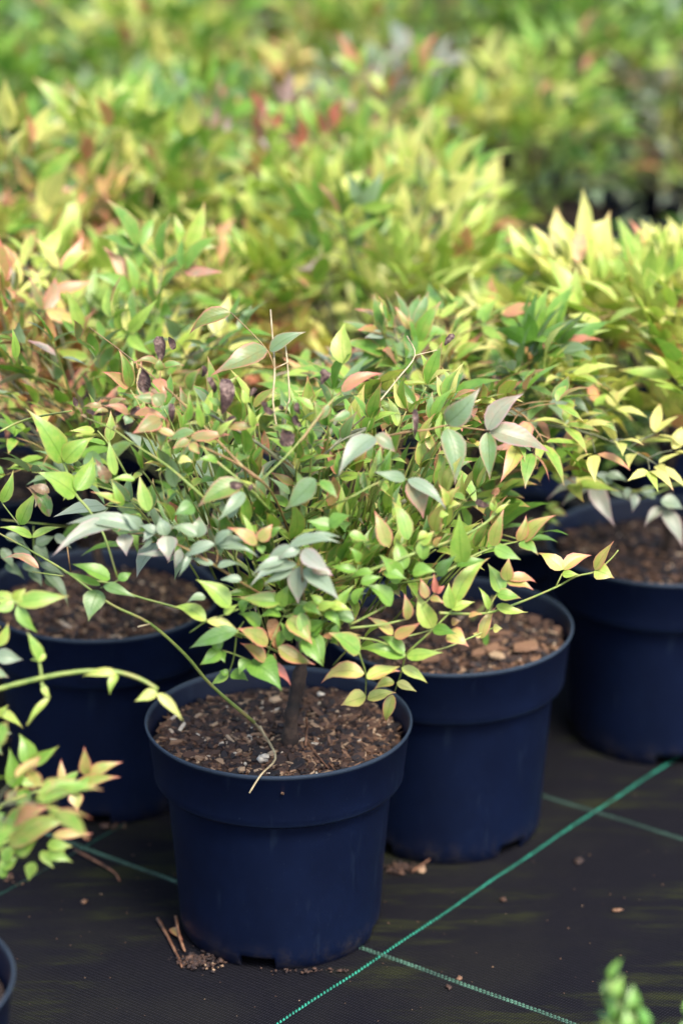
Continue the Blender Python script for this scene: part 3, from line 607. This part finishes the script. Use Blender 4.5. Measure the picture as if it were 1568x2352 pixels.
H.spray('B', [(1, .0022, .0009, (570, 1180), (750, 1182), (890, 1140), (1045, 1075), (1130, 1030), (1210, 1010), (1270, 960), (1302, 922)), (1, .0013, .0009, (1045, 1075), (1073, 1018)), (1, .0018, .0009, (430, 1350), (540, 1250), (620, 1170), (660, 1130)), (1, .0016, .0008, (760, 1180), (800, 1110), (850, 1045))],
  [(1074, 1003, 978, 924, 72, .82, .7), (1076, 1002, 1195, 945, 62, .86, 1.0, .1), (1072, 1022, 1142, 1022, 42, .78, .15), (1205, 1002, 1285, 884, 56, .84, .95, .1), (1206, 1004, 1286, 1035, 84, .84, .6, .25), (802, 1152, 932, 1177, 52, .82, .25), (772, 1165, 728, 1072, 34, .72, .1),
   (618, 1162, 608, 1055, 66, .78, .3), (632, 1140, 778, 953, 84, .80, .6), (620, 1163, 716, 1135, 52, .78, .15), (823, 1097, 768, 975, 82, .66, .2), (805, 1103, 908, 1118, 64, .6, .6), (848, 1048, 858, 953, 66, .66, .9), (846, 1052, 956, 1082, 52, .72, .95), (850, 1040, 972, 1052, 52, .55, 1.1),
   (540, 1242, 480, 1090, 92, .80, .25), (545, 1245, 642, 1266, 62, .5, .1), (440, 1207, 425, 1098, 52, .62, 1.0), (515, 1120, 495, 1035, 52, .62, 1.0), (535, 1120, 592, 1140, 38, .62, 1.0), (380, 1268, 278, 1193, 50, .78, .9), (385, 1275, 496, 1216, 60, .82, 1.1)])
H.spray('B', [(1, .0009, .0006, (500, 1150), (540, 1110), (555, 1095))], [(553, 1097, 545, 1020, 36, .5, 1.9), (556, 1097, 594, 1068, 34, .5, 1.9)], label='small bright red shoot')
H.spray('B', [(1, .0020, .0008, (430, 1350), (570, 1330), (700, 1280), (780, 1245), (820, 1238)), (1, .0018, .0010, (200, 1230), (280, 1190), (355, 1150)), (1, .0018, .0010, (205, 1242), (330, 1228), (440, 1205)), (1, .0018, .0010, (100, 1250, .7), (230, 1280), (320, 1295), (430, 1345)), (1, .0015, .0010, (390, 1285), (470, 1268), (545, 1247))],
  [(610, 1255, 690, 1312, 94, .84, .95, .35), (740, 1285, 800, 1150, 56, .84, 1.0), (742, 1275, 705, 1262, 38, .95, .8), (790, 1248, 827, 1242, 46, .98, .2), (690, 1195, 745, 1185, 26, .9, 1.1), (620, 1225, 660, 1210, 40, .7, 1.2, .6)])
H.spray('B', [(1, .0014, .0008, (430, 1350), (415, 1420), (388, 1500)), (1, .0014, .0008, (240, 1340), (268, 1430), (268, 1522))],
  [(242, 1342, 118, 1258, 96, .62, .6), (430, 1357, 243, 1315, 80, .64, .1), (426, 1347, 318, 1273, 58, .58, .2), (436, 1357, 582, 1336, 58, .68, .15), (262, 1428, 78, 1456, 86, .90, .85), (272, 1445, 412, 1400, 62, .88, .4), (272, 1448, 414, 1420, 62, .92, .9),
   (415, 1405, 526, 1462, 52, .92, .2), (385, 1462, 300, 1495, 54, .9, .8), (275, 1535, 392, 1495, 56, .95, .6, .1), (396, 1465, 478, 1502, 46, .94, .15), (270, 1522, 163, 1555, 84, .92, .7, .3), (380, 1515, 345, 1637, 62, .72, .9)], k=1.1)
# --- centre right: small green leaves
H.spray('B', [(1, .0020, .0010, (0, 1120, .5), (160, 1060, .8), (300, 1010)), (1, .0014, .0009, (160, 860, .8), (128, 822)), (1, .0014, .0009, (340, 1140, .8), (370, 1150)), (1, .0014, .0009, (60, 1020, .7), (200, 890, .9), (245, 830))],
  [(375, 1147, 263, 1063, 84, .60, .1), (220, 1142, 272, 1070, 52, .6, .1), (460, 1018, 558, 1012, 66, .58, .1), (405, 1057, 328, 943, 86, .58, .1), (360, 908, 308, 758, 76, .66, .9), (130, 827, 28, 800, 72, .5, .05), (122, 822, 208, 780, 74, .5, .05), (200, 858, 287, 882, 52, .58, .5),
   (440, 880, 378, 712, 78, .66, .5), (430, 1000, 395, 870, 76, .62, .2), (500, 960, 540, 850, 70, .62, .2), (250, 1060, 335, 1030, 50, .6, .1), (230, 1010, 120, 985, 46, .6, .1), (240, 970, 205, 910, 50, .58, .2), (150, 1180, 218, 1060, 50, .7, .1),
   (20, 1250, 110, 1210, 60, .52, .1), (30, 1260, 98, 1390, 80, .5, .1), (0, 1180, 50, 1310, 70, .64, .5), (120, 1150, 215, 1165, 50, .75, .2), (30, 1300, 0, 1350, 60, .5, .2), (220, 1210, 130, 1195, 60, .35, .1), (345, 1010, 440, 1040, 60, .5, .1), (300, 1010, 200, 1040, 40, .6, .1)])
# --- small leaves filling the middle of the crown
rf = random.Random(21); stf = dict(t=.5, ts=.15, r=.5, up=.0, s=.030, redp=.02, d=.05)
def filler(nm, cx, cy, sx, sy, cnt, t, up, kk=(.2, .85), size=.034):
    mb = MB()
    for i in range(cnt):
        X = rf.gauss(cx, sx); Y = rf.gauss(cy, sy); k = rf.uniform(*kk)
        P = at_depth(X, Y, front_depth(X, Y, k)) - O1
        base = P + np.array([rf.gauss(0, .012), rf.gauss(0, .012), -.02]); hub = np.array([.012, 0, .33])
        d = nrm(P - hub + np.array([0, 0, .05])); st2 = dict(stf); st2['t'] = t + .10 + rf.gauss(0, .06); st2['up'] = up
        tube(mb, [P - d * .05 - np.array([0, 0, .012]), P - d * .02, P], .0013, .0007, 1, sides=5, k=2)
        leaflet_cluster(mb, P, d, np.array([0, -.5, .85]), size * rf.uniform(.8, 1.2), st2, rf, rf.choice([3, 3, 5]), True)
    mb.build(nm, STEMS, root1)
for a in ((760, 1220, 60, 60, 20, .45, .1), (880, 1180, 60, 70, 22, .5, .2), (900, 1070, 80, 50, 16, .5, .2), (640, 1330, 60, 50, 18, .35, .0), (760, 1320, 60, 50, 20, .55, .0), (600, 1180, 60, 60, 16, .3, .1), (480, 1180, 70, 50, 14, .35, .1),
          (560, 1030, 80, 50, 14, .45, .1), (980, 1230, 70, 60, 16, .6, .3), (720, 1050, 60, 50, 14, .4, .2), (1080, 1220, 60, 50, 8, .6, .4), (860, 1320, 60, 40, 12, .5, .0), (720, 1420, 50, 40, 12, .52, -.1), (430, 1060, 70, 40, 8, .5, .2)):
    filler('leaf_spray', *a)
filler('leaf_spray', 700, 970, 160, 30, 6, .5, .2, (-.2, .7)); filler('leaf_spray', 480, 960, 100, 40, 10, .5, .2, (-.4, .5)); filler('leaf_spray', 930, 980, 100, 50, 10, .55, .2, (-.3, .5))
# far side of the crown
rb = random.Random(8)
for k in range(6):
    a = math.radians(15 + k * 30); E_ = np.array([.22 * math.cos(a), .06 + .16 * math.sin(a), rb.uniform(.34, .52)]); m2 = MB(); s_ = np.array([.015, .02, .33])
    spray(m2, s_, (s_ + E_) / 2 + np.array([0, 0, .05]), E_, STYLES['green'], rb, nodes=4, fine=False); m2.build('leaf_spray', STEMS, root1)
# dry broken stalk over the rim, fallen needles and crumbs in the pot
mb = MB(); ZP = zs1 + .011
def inpot(x, y, z=ZP): X, Y = px('C', x, y); return hit(X, Y, z) - O1
tube(mb, [H.pt('C', 1165, 1020, 1, 3.12), inpot(1195, 1055, ZP + .012), inpot(1235, 1110, ZP + .006), inpot(1265, 1190, .228), inpot(1200, 1262, .2285) * np.array([1, 1, 1]), inpot(1146, 1308, .222) + np.array([0, -.006, -.006])], .0014, .0009, 0, sides=7, k=4, knob=.12, rng=rng1)
tube(mb, [inpot(1195, 1040, ZP + .015), inpot(1215, 1080, ZP + .008), inpot(1238, 1120, ZP)], .0013, .0008, 0, sides=6, k=2)
mb.build('dry_stalk', M['dry'], root1)['label'] = 'pale dead stalk bent over the pot rim'
mb = MB(); tube(mb, [inpot(1405, 1105), inpot(1455, 1170, ZP + .003), inpot(1510, 1235)], .0015, .0008, 0, sides=5, k=3); tube(mb, [inpot(1400, 1150), inpot(1410, 1060, ZP + .012), inpot(1408, 1000, ZP + .03)], .0016, .0009, 0, sides=5, k=3)
tube(mb, [inpot(1490, 1185), inpot(1530, 1230)], .0010, .0008, 0, sides=5, k=2)
mb.build('dry_needles', M['twig'], root1)
rs = random.Random(3)
def crumb(mb, c, r, t, flat=.7):
    V = []; Fc = []; a1 = rs.uniform(0, 3)
    for i in range(5):
        ph = math.pi * i / 4
        for j in range(7):
            th = 2 * math.pi * j / 7 + a1; q = r * rs.uniform(.5, 1.25) * (.7 + .6 * abs(math.cos(th - a1)))
            V.append(c + np.array([q * math.sin(ph) * math.cos(th), q * math.sin(ph) * math.sin(th), q * flat * math.cos(ph) * .8]))
    for i in range(4):
        for j in range(7): Fc.append((i * 7 + j, i * 7 + (j + 1) % 7, (i + 1) * 7 + (j + 1) % 7, (i + 1) * 7 + j))
    mb.add(V, Fc, 0, (t, 0, 0))
mb = MB(); crumb(mb, inpot(1210, 1187, ZP + .003), .0062, 1.0); crumb(mb, inpot(1222, 1178, ZP + .006), .004, 1.0); crumb(mb, inpot(1265, 918, ZP + .004), .0060, .93, .6); crumb(mb, inpot(1470, 892, ZP + .003), .0045, 1.0); crumb(mb, inpot(1108, 1238, ZP + .002), .0052, .9, .5)
mb.build('pale_grit', M['chip'], root1)

# ------------------------------------------------------------------ the other shrubs that show their pots
def lbl(o, s): o['label'] = s
# second pot, right behind the front one
r2, p2 = plant('potted_shrub', 1030, 1432, 'pale green shrub potted right of the front pot, big bark pieces on its soil', None, math.radians(43), seed=8, chips=2400, tone=-.08, zscale=1.03)
grow(r2, 'pale', 8, n=20, rad=.175, top=.54, zc=.41, ztr=.35, low=.18, fine=False, sub='lime')
rr_ = random.Random(5)
for (X, Y, sx, sy, t, ang) in ((1207, 1500, .014, .0085, .78, .1), (1140, 1522, .011, .005, .92, -.9), (1098, 1516, .008, .005, .78, .3), (1062, 1500, .008, .008, .5, .8), (1120, 1472, .024, .0022, .70, -.1), (985, 1530, .010, .006, .8, .2), (1225, 1440, .007, .004, .6, .5), (1128, 1505, .008, .005, .8, .4), (1010, 1520, .009, .006, .65, .9)):
    mb = MB(); c = hit(X, Y, .214) - np.array([p2[0], p2[1], 0]); ca, sa = math.cos(ang), math.sin(ang); P = []
    for sz in (-1, 1):
        for (u, v) in ((-1, -.6), (-.2, -1), (.8, -.9), (1, .2), (.5, 1), (-.8, .8)):
            u *= rr_.uniform(.8, 1.1); v *= rr_.uniform(.8, 1.1); P.append(c + np.array([sx * u * ca - sy * v * sa, sx * u * sa + sy * v * ca, sz * .0011 + .002 + u * .0015 + v * .0012]))
    mb.add(P, [(5, 4, 3, 2, 1, 0), (6, 7, 8, 9, 10, 11)] + [(q, (q + 1) % 6, 6 + (q + 1) % 6, 6 + q) for q in range(6)], 0, (t, 0, 0)); mb.build('bark_piece', M['chip'], r2, smooth=False)
HB = Hand(np.array([p2[0], p2[1], 0]), r2, 5, np.array([p2[0], p2[1], .44]), np.array([.2, .2, .2]))
HB.spray('B', [(1, .004, .0025, (755, 1345, 3.40), (765, 1250, 3.40), (780, 1150, 3.42)), (1, .003, .002, (700, 1230, 3.42), (790, 1140, 3.43))],
  [(760, 1340, 745, 1250, 30, .45, 0)], name='young_shoot', k=.3)
# third pot at the right edge, tall yellow plant
r3, p3 = plant('potted_shrub', 1532, 1238, 'tall yellow-leaved shrub in the pot cut by the right edge, blue-green low leaves', None, math.radians(2), seed=12, chips=1600, zscale=1.03, scale=1.03, tone=-.10)
grow(r3, 'yellow', 31, n=28, rad=.175, top=.53, zc=.42, ztr=.34, low=.25, fine=False)
O3 = np.array([p3[0], p3[1], 0]); H3 = Hand(O3, r3, 15, np.array([p3[0], p3[1], .40]), np.array([.24, .2, .16]))
H3.spray('D', [(1, .0022, .0012, (1600, 120, .3), (1350, 130), (1130, 175), (980, 110), (850, 90), (700, 130)), (1, .0018, .001, (1600, 60, .5), (1300, 190), (1180, 230))],
  [(830, 120, 540, 225, 90, .06, .9), (845, 130, 640, 272, 90, .08, .8), (860, 110, 1020, 425, 150, .08, 1.0), (1000, 110, 830, 60, 90, .1, .2), (960, 60, 1110, 100, 70, .1, .2), (1100, 150, 1125, 240, 70, .1, .7), (980, 150, 1120, 235, 60, .1, .5),
   (1160, 190, 1140, 320, 80, .06, .8), (1300, 215, 1150, 180, 90, .08, .2), (1350, 290, 1225, 415, 90, .08, .9), (1360, 300, 1495, 570, 130, .08, .9), (1340, 240, 1500, 300, 110, .08, .3), (720, 60, 880, 40, 70, .75, .1), (700, 100, 560, 60, 90, .72, .1)])
H3.spray('D', [(1, .0016, .001, (600, 330, .6), (520, 360), (420, 420))], [(560, 300, 690, 335, 60, .68, .8), (520, 330, 640, 405, 60, .7, .5), (500, 360, 500, 520, 70, .72, .3), (540, 290, 640, 260, 50, .66, .5), (470, 380, 380, 450, 60, .66, .3)])
# fourth pot, behind the front one on the left
r4, p4 = plant('potted_shrub', 230, 1362, 'grey-green and lime shrub in the pot just behind the front pot on its left', None, math.radians(-3), seed=17, chips=2000, tone=-.06, zscale=1.02, scale=.98)
grow(r4, 'pale', 46, n=19, rad=.20, top=.58, zc=.42, ztr=.33, low=.02, fine=False, sub='lime')
O4 = np.array([p4[0], p4[1], 0]); H4 = Hand(O4, r4, 19, np.array([p4[0], p4[1], .38]), np.array([.25, .2, .15]))
H4.spray('C', [(1, .0016, .001, (330, 160, .4), (200, 150), (100, 140), (0, 130)), (1, .0014, .001, (150, 160), (160, 300), (250, 370))],
  [(20, 200, 120, 250, 60, .12, .1), (60, 260, 150, 330, 70, .14, .1), (100, 330, 190, 380, 60, .12, .1), (20, 330, 110, 390, 60, .16, .1), (180, 330, 300, 390, 50, .1, .2), (200, 360, 320, 510, 60, .14, .2), (150, 250, 230, 310, 60, .12, .1), (130, 360, 190, 430, 60, .15, .1), (0, 260, 60, 350, 60, .2, .3, .5),
   (160, 240, 250, 200, 60, .2, .1), (210, 390, 250, 440, 50, .2, .2, .4), (130, 180, 60, 190, 50, .2, .2), (250, 200, 330, 260, 50, .1, .2), (640, 100, 645, 290, 70, .62, .1), (380, 210, 440, 130, 60, .4, .1)])
# corner pot, bottom left, its plant reaching up the left edge
p5 = hit(-326, 2246, .225)
r5 = empty('potted_shrub', (p5[0], p5[1], 0)); tag(r5, 'blurred lime shrub with red-tipped leaves, pot cut by the bottom left corner', 'potted plant', PG); pot_parts(r5, .3, chips=500, seed=23, tone=-.1)
O5 = np.array([p5[0], p5[1], 0]); H5 = Hand(O5, r5, 29, np.array([p5[0], p5[1] + .05, .36]), np.array([.30, .14, .3]))
grow(r5, 'pale', 52, n=8, rad=.13, top=.46, zc=.36, ztr=.3, low=.0, fine=False)
DE = 2.84
def e5(stems, leaves, dz=DE, name='leaf_spray'):
    mb = MB(); rng = H5.rng
    for st in stems: tube(mb, [at_depth(*px('E', *q), dz) - O5 for q in st[3:]], st[1] * .7, st[2] * .8, st[0], sides=7, k=4, knob=.05, rng=rng)
    for lf in leaves:
        x0, y0, x1, y1, wd, t, r = lf[:7]; B = at_depth(*px('E', x0, y0), dz) - O5; L_ = math.hypot(x1 - x0, y1 - y0) * .6378 / 1.7417 / F * dz
        T = at_depth(*px('E', x1, y1), dz + L_ * rng.uniform(-.3, .3)) - O5; W = .78 * wd * .6378 / 1.7417 / F * dz
        leaf(mb, B, T, nrm(np.array([rng.gauss(0, .2), -.75, .65])), W * 1.2, (max(0, t - .07), r, lf[7] if len(lf) > 7 else 0), 0, rng)
    return mb.build(name, STEMS, r5)
e5([(1, .0036, .0022, (-400, 1000), (-150, 920), (0, 870), (150, 830), (350, 785), (550, 760), (730, 765), (880, 810), (990, 875)), (1, .0022, .0016, (262, 820), (255, 740), (235, 650)), (1, .0022, .0016, (262, 830), (290, 950), (230, 1020), (170, 1100))],
   [(740, 770, 510, 795, 62, 1.0, .1), (735, 780, 690, 910, 62, .85, .1), (985, 890, 845, 950, 80, .95, .2), (990, 900, 1150, 1075, 70, 1.0, .1), (260, 690, 170, 510, 90, .75, .2), (290, 660, 190, 690, 60, .9, .1), (265, 850, 320, 930, 50, .9, .1), (310, 930, 165, 1110, 50, .9, .2)])
e5([(1, .0024, .0014, (-200, 1750), (0, 1620), (100, 1500), (180, 1350)), (1, .0022, .0012, (-100, 1640), (50, 1580), (200, 1525), (370, 1490), (440, 1520)), (1, .0014, .001, (370, 1490), (400, 1450))],
   [(180, 1345, 120, 1150, 130, .68, .1), (185, 1340, 375, 1225, 90, .72, .3), (100, 1490, 60, 1240, 130, .66, .1), (130, 1450, 285, 1475, 80, .72, .3), (150, 1490, 160, 1640, 110, .62, .1), (395, 1460, 385, 1310, 60, .72, 1.0), (400, 1460, 505, 1375, 70, .72, .6), (540, 1410, 530, 1230, 88, .66, .95), (550, 1420, 775, 1330, 92, .76, .9), (470, 1500, 762, 1425, 96, .74, .9), (430, 1520, 600, 1400, 70, .68, .3), (480, 1520, 490, 1640, 100, .78, .9)])
e5([(1, .0022, .0012, (-200, 1900), (0, 1850), (200, 1760), (320, 1740))],
   [(30, 1780, 340, 1610, 150, .70, .6), (60, 1850, 480, 1680, 170, .78, .8), (330, 1790, 585, 1780, 70, .82, 1.0), (300, 1850, 460, 1860, 90, .76, .3), (100, 1900, 250, 1800, 120, .76, .3), (0, 1800, 130, 1660, 120, .66, .2), (20, 1950, 120, 1850, 100, .7, .3), (290, 1900, 460, 1960, 90, .72, .2), (220, 1960, 180, 2080, 90, .8, .2), (0, 2000, 120, 1920, 100, .72, .3), (260, 1890, 340, 2000, 70, .78, .2), (-60, 1700, 40, 1650, 90, .66, .1), (0, 2050, 60, 1990, 80, .7, .1), (350, 1900, 430, 1850, 60, .8, .5)], 2.80)
e5([(1, .002, .0012, (-200, 320), (0, 300), (100, 330), (140, 370)), (1, .002, .0012, (-200, 560), (-60, 540), (0, 480))],
   [(110, 330, 440, 290, 130, .74, .4), (100, 320, 165, 240, 90, .86, .3), (100, 320, -80, 260, 90, .82, .3), (110, 350, 240, 520, 90, .70, .1), (90, 330, -50, 380, 90, .74, .2), (-20, 600, 55, 450, 80, .82, .6), (-30, 660, 150, 690, 110, .15, .4), (-60, 760, 60, 800, 80, .3, .6), (-20, 1000, 150, 1120, 70, .85, .3), (0, 1050, 60, 970, 50, .9, .4), (-50, 1160, 80, 1150, 80, .3, .2), (-80, 1200, 20, 1290, 80, .4, .3), (-60, 1720, -10, 1650, 60, .7, .1)], 2.86)

# ------------------------------------------------------------------ the shrubs behind, row after row (labels tell them by look and neighbour)
protos = {}
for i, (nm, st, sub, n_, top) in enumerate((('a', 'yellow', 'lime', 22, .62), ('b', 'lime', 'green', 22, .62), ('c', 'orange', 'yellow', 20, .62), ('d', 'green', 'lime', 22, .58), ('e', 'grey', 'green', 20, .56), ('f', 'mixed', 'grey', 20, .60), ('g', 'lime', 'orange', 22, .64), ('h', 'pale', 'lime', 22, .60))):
    protos[nm] = (st, sub, n_, top, 60 + i)
made = {}
BK = [
 # x, y, kind, scale, label
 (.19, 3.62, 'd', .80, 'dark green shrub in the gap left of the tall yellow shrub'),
 (-.43, 3.60, 'c', 1.0, 'orange and yellow broad-leaved shrub at the left edge, behind the left pot'),
 (-.195, 3.50, 'c', .92, 'orange-tinged shrub between the left edge one and the middle, coral leaf tips'),
 (.02, 3.60, 'a', 1.0, 'bright yellow-green shrub standing in the middle of the bed, upright leaves'),
 (.21, 3.98, 'e', .78, 'blue-grey shrub right of the bright yellow-green middle one'),
 (-.24, 3.84, 'b', .98, 'lime shrub behind the orange-tinged one left of the middle'),
 (.0, 3.93, 'g', .98, 'lime shrub with a few red leaves behind the bright yellow-green middle one'),
 (-.46, 3.96, 'h', 1.0, 'pale green shrub at the left edge, behind the orange and yellow one'),
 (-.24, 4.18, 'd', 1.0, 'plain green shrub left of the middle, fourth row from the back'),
 (.22, 4.32, 'b', .9, 'lime shrub right of the middle, fourth row from the back'),
 (.52, 4.64, 'f', .92, 'grey-green shrub with pinkish tips at the right edge, above the black gap'),
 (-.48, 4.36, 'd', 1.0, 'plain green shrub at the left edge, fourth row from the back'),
 (.0, 4.28, 'f', 1.0, 'grey-green and pinkish shrub in the middle, fourth row from the back'),
 (-.24, 4.54, 'b', 1.0, 'lime shrub left of the middle, third row from the back'),
 (.04, 4.66, 'h', 1.0, 'pale green shrub in the middle, third row from the back'),
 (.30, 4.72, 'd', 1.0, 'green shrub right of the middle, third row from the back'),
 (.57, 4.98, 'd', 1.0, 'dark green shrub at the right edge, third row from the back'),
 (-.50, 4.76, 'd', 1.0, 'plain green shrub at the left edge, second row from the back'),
 (-.22, 4.92, 'f', 1.05, 'mottled olive shrub left of the middle, second row from the back'),
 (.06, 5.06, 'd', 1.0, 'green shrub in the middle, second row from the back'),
 (.32, 5.16, 'b', 1.05, 'lime shrub right of the middle, second row from the back'),
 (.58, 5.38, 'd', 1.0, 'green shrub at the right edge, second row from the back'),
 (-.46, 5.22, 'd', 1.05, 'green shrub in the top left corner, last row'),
 (-.20, 5.38, 'b', 1.0, 'lime shrub at the top, left of the middle, last row'),
 (.08, 5.52, 'f', 1.05, 'dull grey-green shrub at the top middle, last row'),
 (.35, 5.68, 'd', 1.0, 'green shrub at the top right, last row'),
 (.66, 5.76, 'b', 1.0, 'lime shrub in the top right corner, last row'),
]
rbk = random.Random(2)
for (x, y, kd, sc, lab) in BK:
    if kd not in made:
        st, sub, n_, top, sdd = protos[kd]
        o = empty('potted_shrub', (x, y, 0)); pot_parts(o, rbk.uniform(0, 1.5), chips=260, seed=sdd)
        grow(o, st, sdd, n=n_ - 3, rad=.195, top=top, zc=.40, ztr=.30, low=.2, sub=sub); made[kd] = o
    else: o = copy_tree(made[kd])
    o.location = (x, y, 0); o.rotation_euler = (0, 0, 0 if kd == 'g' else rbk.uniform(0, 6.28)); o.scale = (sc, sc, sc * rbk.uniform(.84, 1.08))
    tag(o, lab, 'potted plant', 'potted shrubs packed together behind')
# sparse pot in the dark gap
o, _ = plant('potted_shrub', 0, 0, 'nearly leafless shrub in the dark gap near the right edge, brown soil showing', None, .2, seed=90, chips=400, world=(.47, 4.12, 0))
grow(o, 'grey', 91, n=3, rad=.13, top=.36, zc=.28, ztr=.24, low=.2)

# ------------------------------------------------------------------ out-of-focus shoot in the bottom right corner
q6 = at_depth(1470, 2420, 2.52); b6 = np.array([q6[0], q6[1] + .02, 0])
r6 = empty('potted_evergreen', tuple(b6)); tag(r6, 'blurred glossy dark green shoot poking up in the bottom right corner', 'potted plant')
mb = MB(); k = 36; prof = [(.034, 0), (.045, .075), (.049, .076), (.050, .09), (.047, .09), (.043, .07)]
V = [(r * math.cos(2 * math.pi * i / k), r * math.sin(2 * math.pi * i / k), z) for i in range(k) for (r, z) in prof]; m_ = len(prof)
mb.add(V, [(i * m_ + j, ((i + 1) % k) * m_ + j, ((i + 1) % k) * m_ + j + 1, i * m_ + j + 1) for i in range(k) for j in range(m_ - 1)], 0); mb.build('pot', M['pot'], r6)
mb = MB(); mb.add([(.044 * math.cos(2 * math.pi * i / k), .044 * math.sin(2 * math.pi * i / k), .078) for i in range(k)], [tuple(range(k))], 0); mb.build('potting_soil', M['soil'], r6)
r_ = random.Random(6)
def shoot(tips, nm='leafy_shoot'):
    mb = MB()
    for (X, Y, d, n_) in tips:
        T = at_depth(X, Y + 38, d) - b6; Bs = np.array([r_.uniform(-.01, .01), r_.uniform(-.01, .01), .07]); mid = (T + Bs) / 2 + np.array([T[0] * .15, 0, .01])
        P = smooth_path([Bs, mid, T], 12); tube(mb, [Bs, mid, T], .0022, .0010, 1, sides=6, k=5)
        for i in range(n_):
            f = .25 + .75 * i / (n_ - 1); p = P[min(len(P) - 1, int(f * (len(P) - 1)))]; a = i * 2.4 + r_.uniform(-.3, .3)
            for da in (0, math.pi):
                d_ = nrm(np.array([math.cos(a + da), math.sin(a + da), .9 + .5 * f])); L = .027 * r_.uniform(.8, 1.2) * (1 - .25 * f)
                tt = .36 + (.25 if f > .85 else 0) + r_.gauss(0, .05)
                leaf(mb, p, p + d_ * L, nrm(np.array([-d_[0], -d_[1], 1.2])), L * .5, (tt, 1.0 if f > .93 else .1, 0), 0, r_, fine=False)
    mb.build(nm, [M['ever']] + STEMS[1:], r6)
shoot([(1398, 2212, 2.53, 13), (1418, 2262, 2.52, 12), (1452, 2290, 2.51, 12), (1480, 2330, 2.52, 11)]); shoot([(1440, 2340, 2.50, 11), (1420, 2310, 2.53, 11), (1580, 2300, 2.6, 8)]); shoot([(1500, 2360, 2.53, 10), (1400, 2370, 2.56, 10)])

# ------------------------------------------------------------------ litter on the ground cover
def gp(x, y, z=.002): return hit(x, y, z)
def item(nm, lab, cat, mat, builder, group=None, at=None):
    mb = MB(); builder(mb); o = mb.build(nm, mat, origin=at); tag(o, lab, cat, group); return o
item('dry_twig', 'long pale brown twig lying left of the front pot base', 'twig', M['twig'], lambda mb: tube(mb, [gp(362, 2110, .004), gp(385, 2150, .003), gp(410, 2200, .003), gp(418, 2222, .002)], .0017, .0011, 0, sides=6, k=3, knob=.15, rng=rs), at=gp(385, 2160))
item('dry_twig', 'short dark twig leaning against the front pot base on its left', 'twig', M['twig'], lambda mb: tube(mb, [gp(404, 2105, .012), gp(412, 2150, .008), gp(425, 2185, .003)], .0018, .0012, 0, sides=6, k=3, knob=.15, rng=rs), at=gp(412, 2150))
item('dry_twig', 'dark twig crossing the green line left of the front pot', 'twig', M['twig'], lambda mb: tube(mb, [gp(172, 1952), gp(215, 1975, .005), gp(262, 2003, .004), gp(275, 2023)], .0016, .0010, 0, sides=6, k=3, knob=.15, rng=rs), at=gp(215, 1980))
item('dry_twig', 'thin twig leaning on the second pot, beside an orange bark piece', 'twig', M['twig'], lambda mb: tube(mb, [gp(945, 2002, .002), gp(985, 1975, .006), gp(1000, 1955, .012), gp(1025, 1930, .03), gp(1050, 1900, .045)], .0014, .0007, 0, sides=6, k=3, knob=.2, rng=rs), at=gp(985, 1980))
item('fallen_leaf', 'small pink and green fallen leaf between the twigs left of the front pot', 'leaf', [M['leaf']], lambda mb: leaf(mb, gp(395, 2132, .004), gp(421, 2160, .006), np.array([0, -.3, 1.0]), .009, (.5, 1.1, .1), 0, rs), at=gp(405, 2145))
def heap(cx, cy, n_, sx, sy, tlo, thi):
    def f(mb):
        for i in range(n_): X, Y = rs.gauss(cx, sx), rs.gauss(cy, sy); crumb(mb, gp(X, Y, .0015 + rs.uniform(0, .003)), rs.uniform(.0006, .0021) * (2 if rs.random() < .1 else 1), rs.uniform(tlo, thi), .6)
    return f
for (X, Y, n_, sx, sy, lo, hi, lab) in ((455, 2205, 200, 22, 9, .1, .6, 'small heap of dark soil crumbs at the front pot base, lower left'), (495, 2222, 9, 20, 4, .75, .95, 'pale crumbs in front of the soil heap by the front pot notch'),
      (920, 1992, 110, 18, 7, .2, .7, 'brown crumbs between the front pot and the second pot'), (255, 1895, 16, 16, 4, .4, .85, 'orange-brown crumbs under the left pot'), (720, 2229, 40, 70, 2.5, .3, .6, 'thin trace of soil crumbs along the front pot base'), (30, 2010, 22, 26, 12, .3, .9, 'crumbs on the ground at the left edge under the blurred leaves')):
    o = item('soil_crumbs', lab, 'soil crumbs', M['chip'], heap(X, Y, n_, sx, sy, lo, hi), at=gp(X, Y)); o['kind'] = 'stuff'
pieces = [(968, 1996, .0062, .85, 'orange bark piece in front of the second pot'), (1056, 2245, .0038, .75, 'brown chip just above the pale green line below the main line'), (1326, 1978, .0058, .3, 'dark brown bark piece right of the green line'), (1417, 2090, .0048, .78, 'tan chip alone on the right side of the ground'),
          (193, 2070, .004, .75, 'tan chip on the ground left of the front pot'), (195, 2071, .003, .7, None), (197, 2068, .002, .7, None), (1155, 2065, .0045, .55, 'brown chip right of the long green line, middle distance'), (1030, 2267, .0040, .45, 'dark chip below the pale green line')]
for (X, Y, r, t, lab) in pieces:
    if lab: item('bark_piece', lab, 'bark piece', M['chip'], lambda mb, X=X, Y=Y, r=r, t=t: crumb(mb, gp(X, Y, .002), r, t, .4), 'bark pieces scattered on the ground cover', at=gp(X, Y))
def scat(mb):
    for i in range(170):
        X, Y = rs.uniform(-40, 1600), rs.uniform(1780, 2420); crumb(mb, gp(X, Y, .0010), rs.uniform(.0004, .0010), rs.uniform(.3, .9), .5)
o = item('loose_grit', 'fine grit strewn over the dark ground cover', 'grit', M['chip'], scat); o['kind'] = 'stuff'
